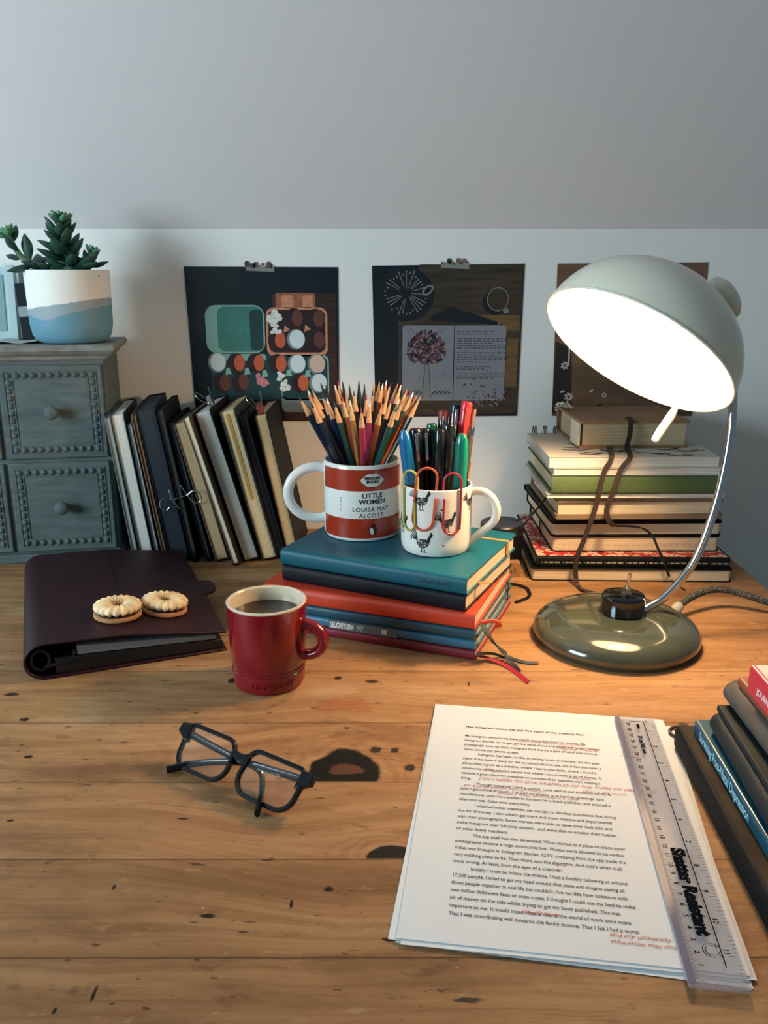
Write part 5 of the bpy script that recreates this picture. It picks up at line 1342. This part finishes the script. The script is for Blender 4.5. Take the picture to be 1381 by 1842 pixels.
glassm = mat('lens_glass', '#dfe8ea', rough=.02, spec=.4, alpha=.02, coat=0)
for s_ in (-1, 1):
    p = [(x, y) for x, y, z in lensloop(s_ * .0345, -.0001, s_)]
    link('lens', MB().prism(p[::s_], -.0008, .0004), glassm, gl, smooth=0)
Gi = GM.inverted()
def temple(pts, label=None):
    P = smooth_path(pts, 8); n = len(P)
    ws = [.0100 - .0030 * min(1, k / (n * .5)) + (.0016 if k > n * .8 else 0) for k in range(n)]
    vs = []; fs = []
    for k in range(n):
        t_ = (P[min(k + 1, n - 1)] - P[max(k - 1, 0)]).normalized(); s2 = Vector((0, 0, 1)); s2 = (s2 - t_ * s2.dot(t_)).normalized() if abs(t_.z) < .95 else Vector((0, 1, 0)); n2 = t_.cross(s2)
        s2 = (s2 * .75 + n2 * .0).normalized()
        for a in range(10):
            aa = 2 * PI * a / 10; vs.append(P[k] + s2 * math.cos(aa) * ws[k] * .42 + n2 * math.sin(aa) * .0024)
    for k in range(n - 1):
        for a in range(10): fs.append((k * 10 + a, k * 10 + (a + 1) % 10, k * 10 + 10 + (a + 1) % 10, k * 10 + 10 + a))
    fs += [tuple(range(9, -1, -1)), tuple(range((n - 1) * 10, n * 10))]
    return link('temple', MB().add([Gi @ Vector(v) for v in vs], fs), ac, gl)
hR = GM @ Vector((.0665, .012, -.006)); hL = GM @ Vector((-.0665, .012, -.006))
ta = temple([hR + Vector((0, 0, -.002)), (-.0665, .5735, .0215), (-.0837, .5840, .0205), (-.1128, .6010, .0180), (-.1425, .6130, .0110), (-.1620, .6165, .0062), (-.1793, .6110, .0048)])
tb_ = temple([hL + Vector((0, 0, -.002)), (-.1645, .6391, .0215), (-.1413, .6225, .0190), (-.1205, .6085, .0170), (-.1041, .6010, .0138), (-.0980, .5935, .0095), (-.0962, .5751, .0058), (-.0962, .5530, .0048)])
for tm, a, b_, s_ in ((ta, (-.0740, .5780, .0212), (-.1000, .5930, .0190), 'B515 52-18 140'), (tb_, (-.1560, .6335, .0205), (-.1220, .6095, .0172), 'CHARLES STONE NEW YORK')):
    a, b_ = Vector(a), Vector(b_)
    if a.x > b_.x: a, b_ = b_, a
    X = (b_ - a).normalized(); Y = (Vector((0, 0, 1)) - X * X.z).normalized(); Z = X.cross(Y)
    TM = Matrix((X, Y, Z)).transposed().to_4x4(); TM.translation = a + Z * .0026 - Y * .001
    q = MB().text(s_, .0026, 0, M=Gi @ TM, sx=(b_ - a).length / (len(s_) * .0016))
    link('temple_lettering', q, mat('pale_print', '#8fb0b4'), tm, smooth=0)
for hpt in (hL, hR):
    h2 = Gi @ hpt
    link('hinge', MB().box(h2.x - .002, h2.x + .002, h2.y - .0022, h2.y + .0022, h2.z - .001, h2.z + .004), steel, gl, bevel=.0004)

# ================================================================ BOOKS AT THE LOWER RIGHT
GR = 'books stacked at the lower right edge of the desk'
def rb(name, label, x, yfar, z0, z1, yaw, W, L, cv, pg, **k):
    M = T(x, yfar, z0) @ RZ(yaw) @ T(0, -L, 0)
    return book(name, label, 'book', W, L, z1 - z0, cv, pg, M, GR, **k)
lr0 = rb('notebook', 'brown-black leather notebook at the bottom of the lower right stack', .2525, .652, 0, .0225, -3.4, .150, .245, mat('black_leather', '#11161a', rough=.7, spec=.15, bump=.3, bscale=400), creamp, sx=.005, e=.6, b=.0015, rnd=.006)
link('front_panel', MB().prism(rrect(.004, .148, .002, .243, .005), .0225, .0229), mat('lit_top_leather', '#30261c', rough=.7, spec=.15, noise=.5, nscale=25, bump=.4, bscale=400), lr0, smooth=0)  # browner layer over the black cover: its lit top put into the colour
sv = rb('paperback_book', 'petrol blue paperback with its title on the spine at lower right', .2625, .637, .0231, .0365, -2.6, .129, .215, mat('petrol_paperback', '#155068', rough=.3), whitep, sx=.002, e=.5, b=.0006, inset=.0008)
tx_ = MB().text('Surviving Post-Natal Depression', .0112, 0, T(-.0003, .200, .0036) @ MT, sx=.80, bold=.00015, spacing=.95)
link('spine_author', MB().text('Ca', .0112, 0, T(-.0003, .052, .0036) @ MT, sx=.8, bold=.00015), mat('pale_blue_print', '#9fd0df', rough=.5), sv, smooth=0)
link('spine_title', tx_, mat('pale_blue_print', '#9fd0df', rough=.5), sv, smooth=0)
rb('notebook', 'thick slate notebook above the petrol blue paperback', .2665, .617, .0367, .0545, -4.3, .145, .215, mat('slate_leather', '#1c292f', rough=.65, spec=.2, bump=.3, bscale=500), creamp, sx=.008, e=1.0, b=.0012, rnd=.006)
rb('notebook', 'slim slate notebook with a white front edge line, lower right stack', .2720, .619, .0547, .0605, -4.0, .140, .215, mat('slate_leather2', '#1c292f', rough=.7, spec=.2), whitep, sx=.002, b=.0011)
rb('notebook', 'grey-brown cloth notebook with a rounded spine, lower right stack', .2765, .622, .0607, .0810, -1.3, .140, .200, mat('taupe_cloth', '#575350', rough=.7, spec=.2, noise=.15, nscale=50, bump=.3, bscale=900), creamp, sx=.010, e=1.1, b=.0014, rnd=.006)
lbk = rb('leather_notebook', 'tan leather notebook with edge stitching beneath the pink-red book', .2830, .612, .0812, .0890, -1.0, .135, .195, mat('tan_leather', '#8a4a2b', rough=.5, noise=.2, nscale=60, bump=.3, bscale=500), creamp, sx=.003, b=.0016, rnd=.003)
stt = MB()
for k in range(60): stt.box(.0022, .0029, .004 + k * .0031, .0060 + k * .0031, .0078, .0081)
link('stitching', stt, mat('stitch_thread', '#c98a5c', rough=.7), lbk, smooth=0)
pk = rb('gift_book', 'pink-red book with a white cover at the very top of the lower right stack', .2790, .586, .0892, .1120, -1.5, .12, .175, mat('hot_pink_red', '#e0304a', rough=.4), whitep, sx=.003, e=.4, b=.0012)
link('front_panel', MB().box(.0035, .1195, .001, .174, .0229, .0236), mat('white_front', '#ddd5d0', rough=.5, noise=.08, nscale=30), pk, smooth=0)
link('spine_title', MB().text('JOURNAL', .0068, 0, T(-.0003, .158, .0080) @ MT, sx=.95, bold=.0003), mat('pale_pink_print', '#f0c6cc', rough=.5), pk, smooth=0)
t = thing('hair_tie', 'brown hair tie at the far end of the lower right books', 'hair tie', T(.2655, .6745, .0022))
link('band_loop', MB().tube([(.0085 * math.cos(k * PI / 16), .0095 * math.sin(k * PI / 16), .0004 * math.sin(k)) for k in range(32)], .0013, 8, closed=True), mat('brown_elastic', '#3a2721', rough=.6), t)
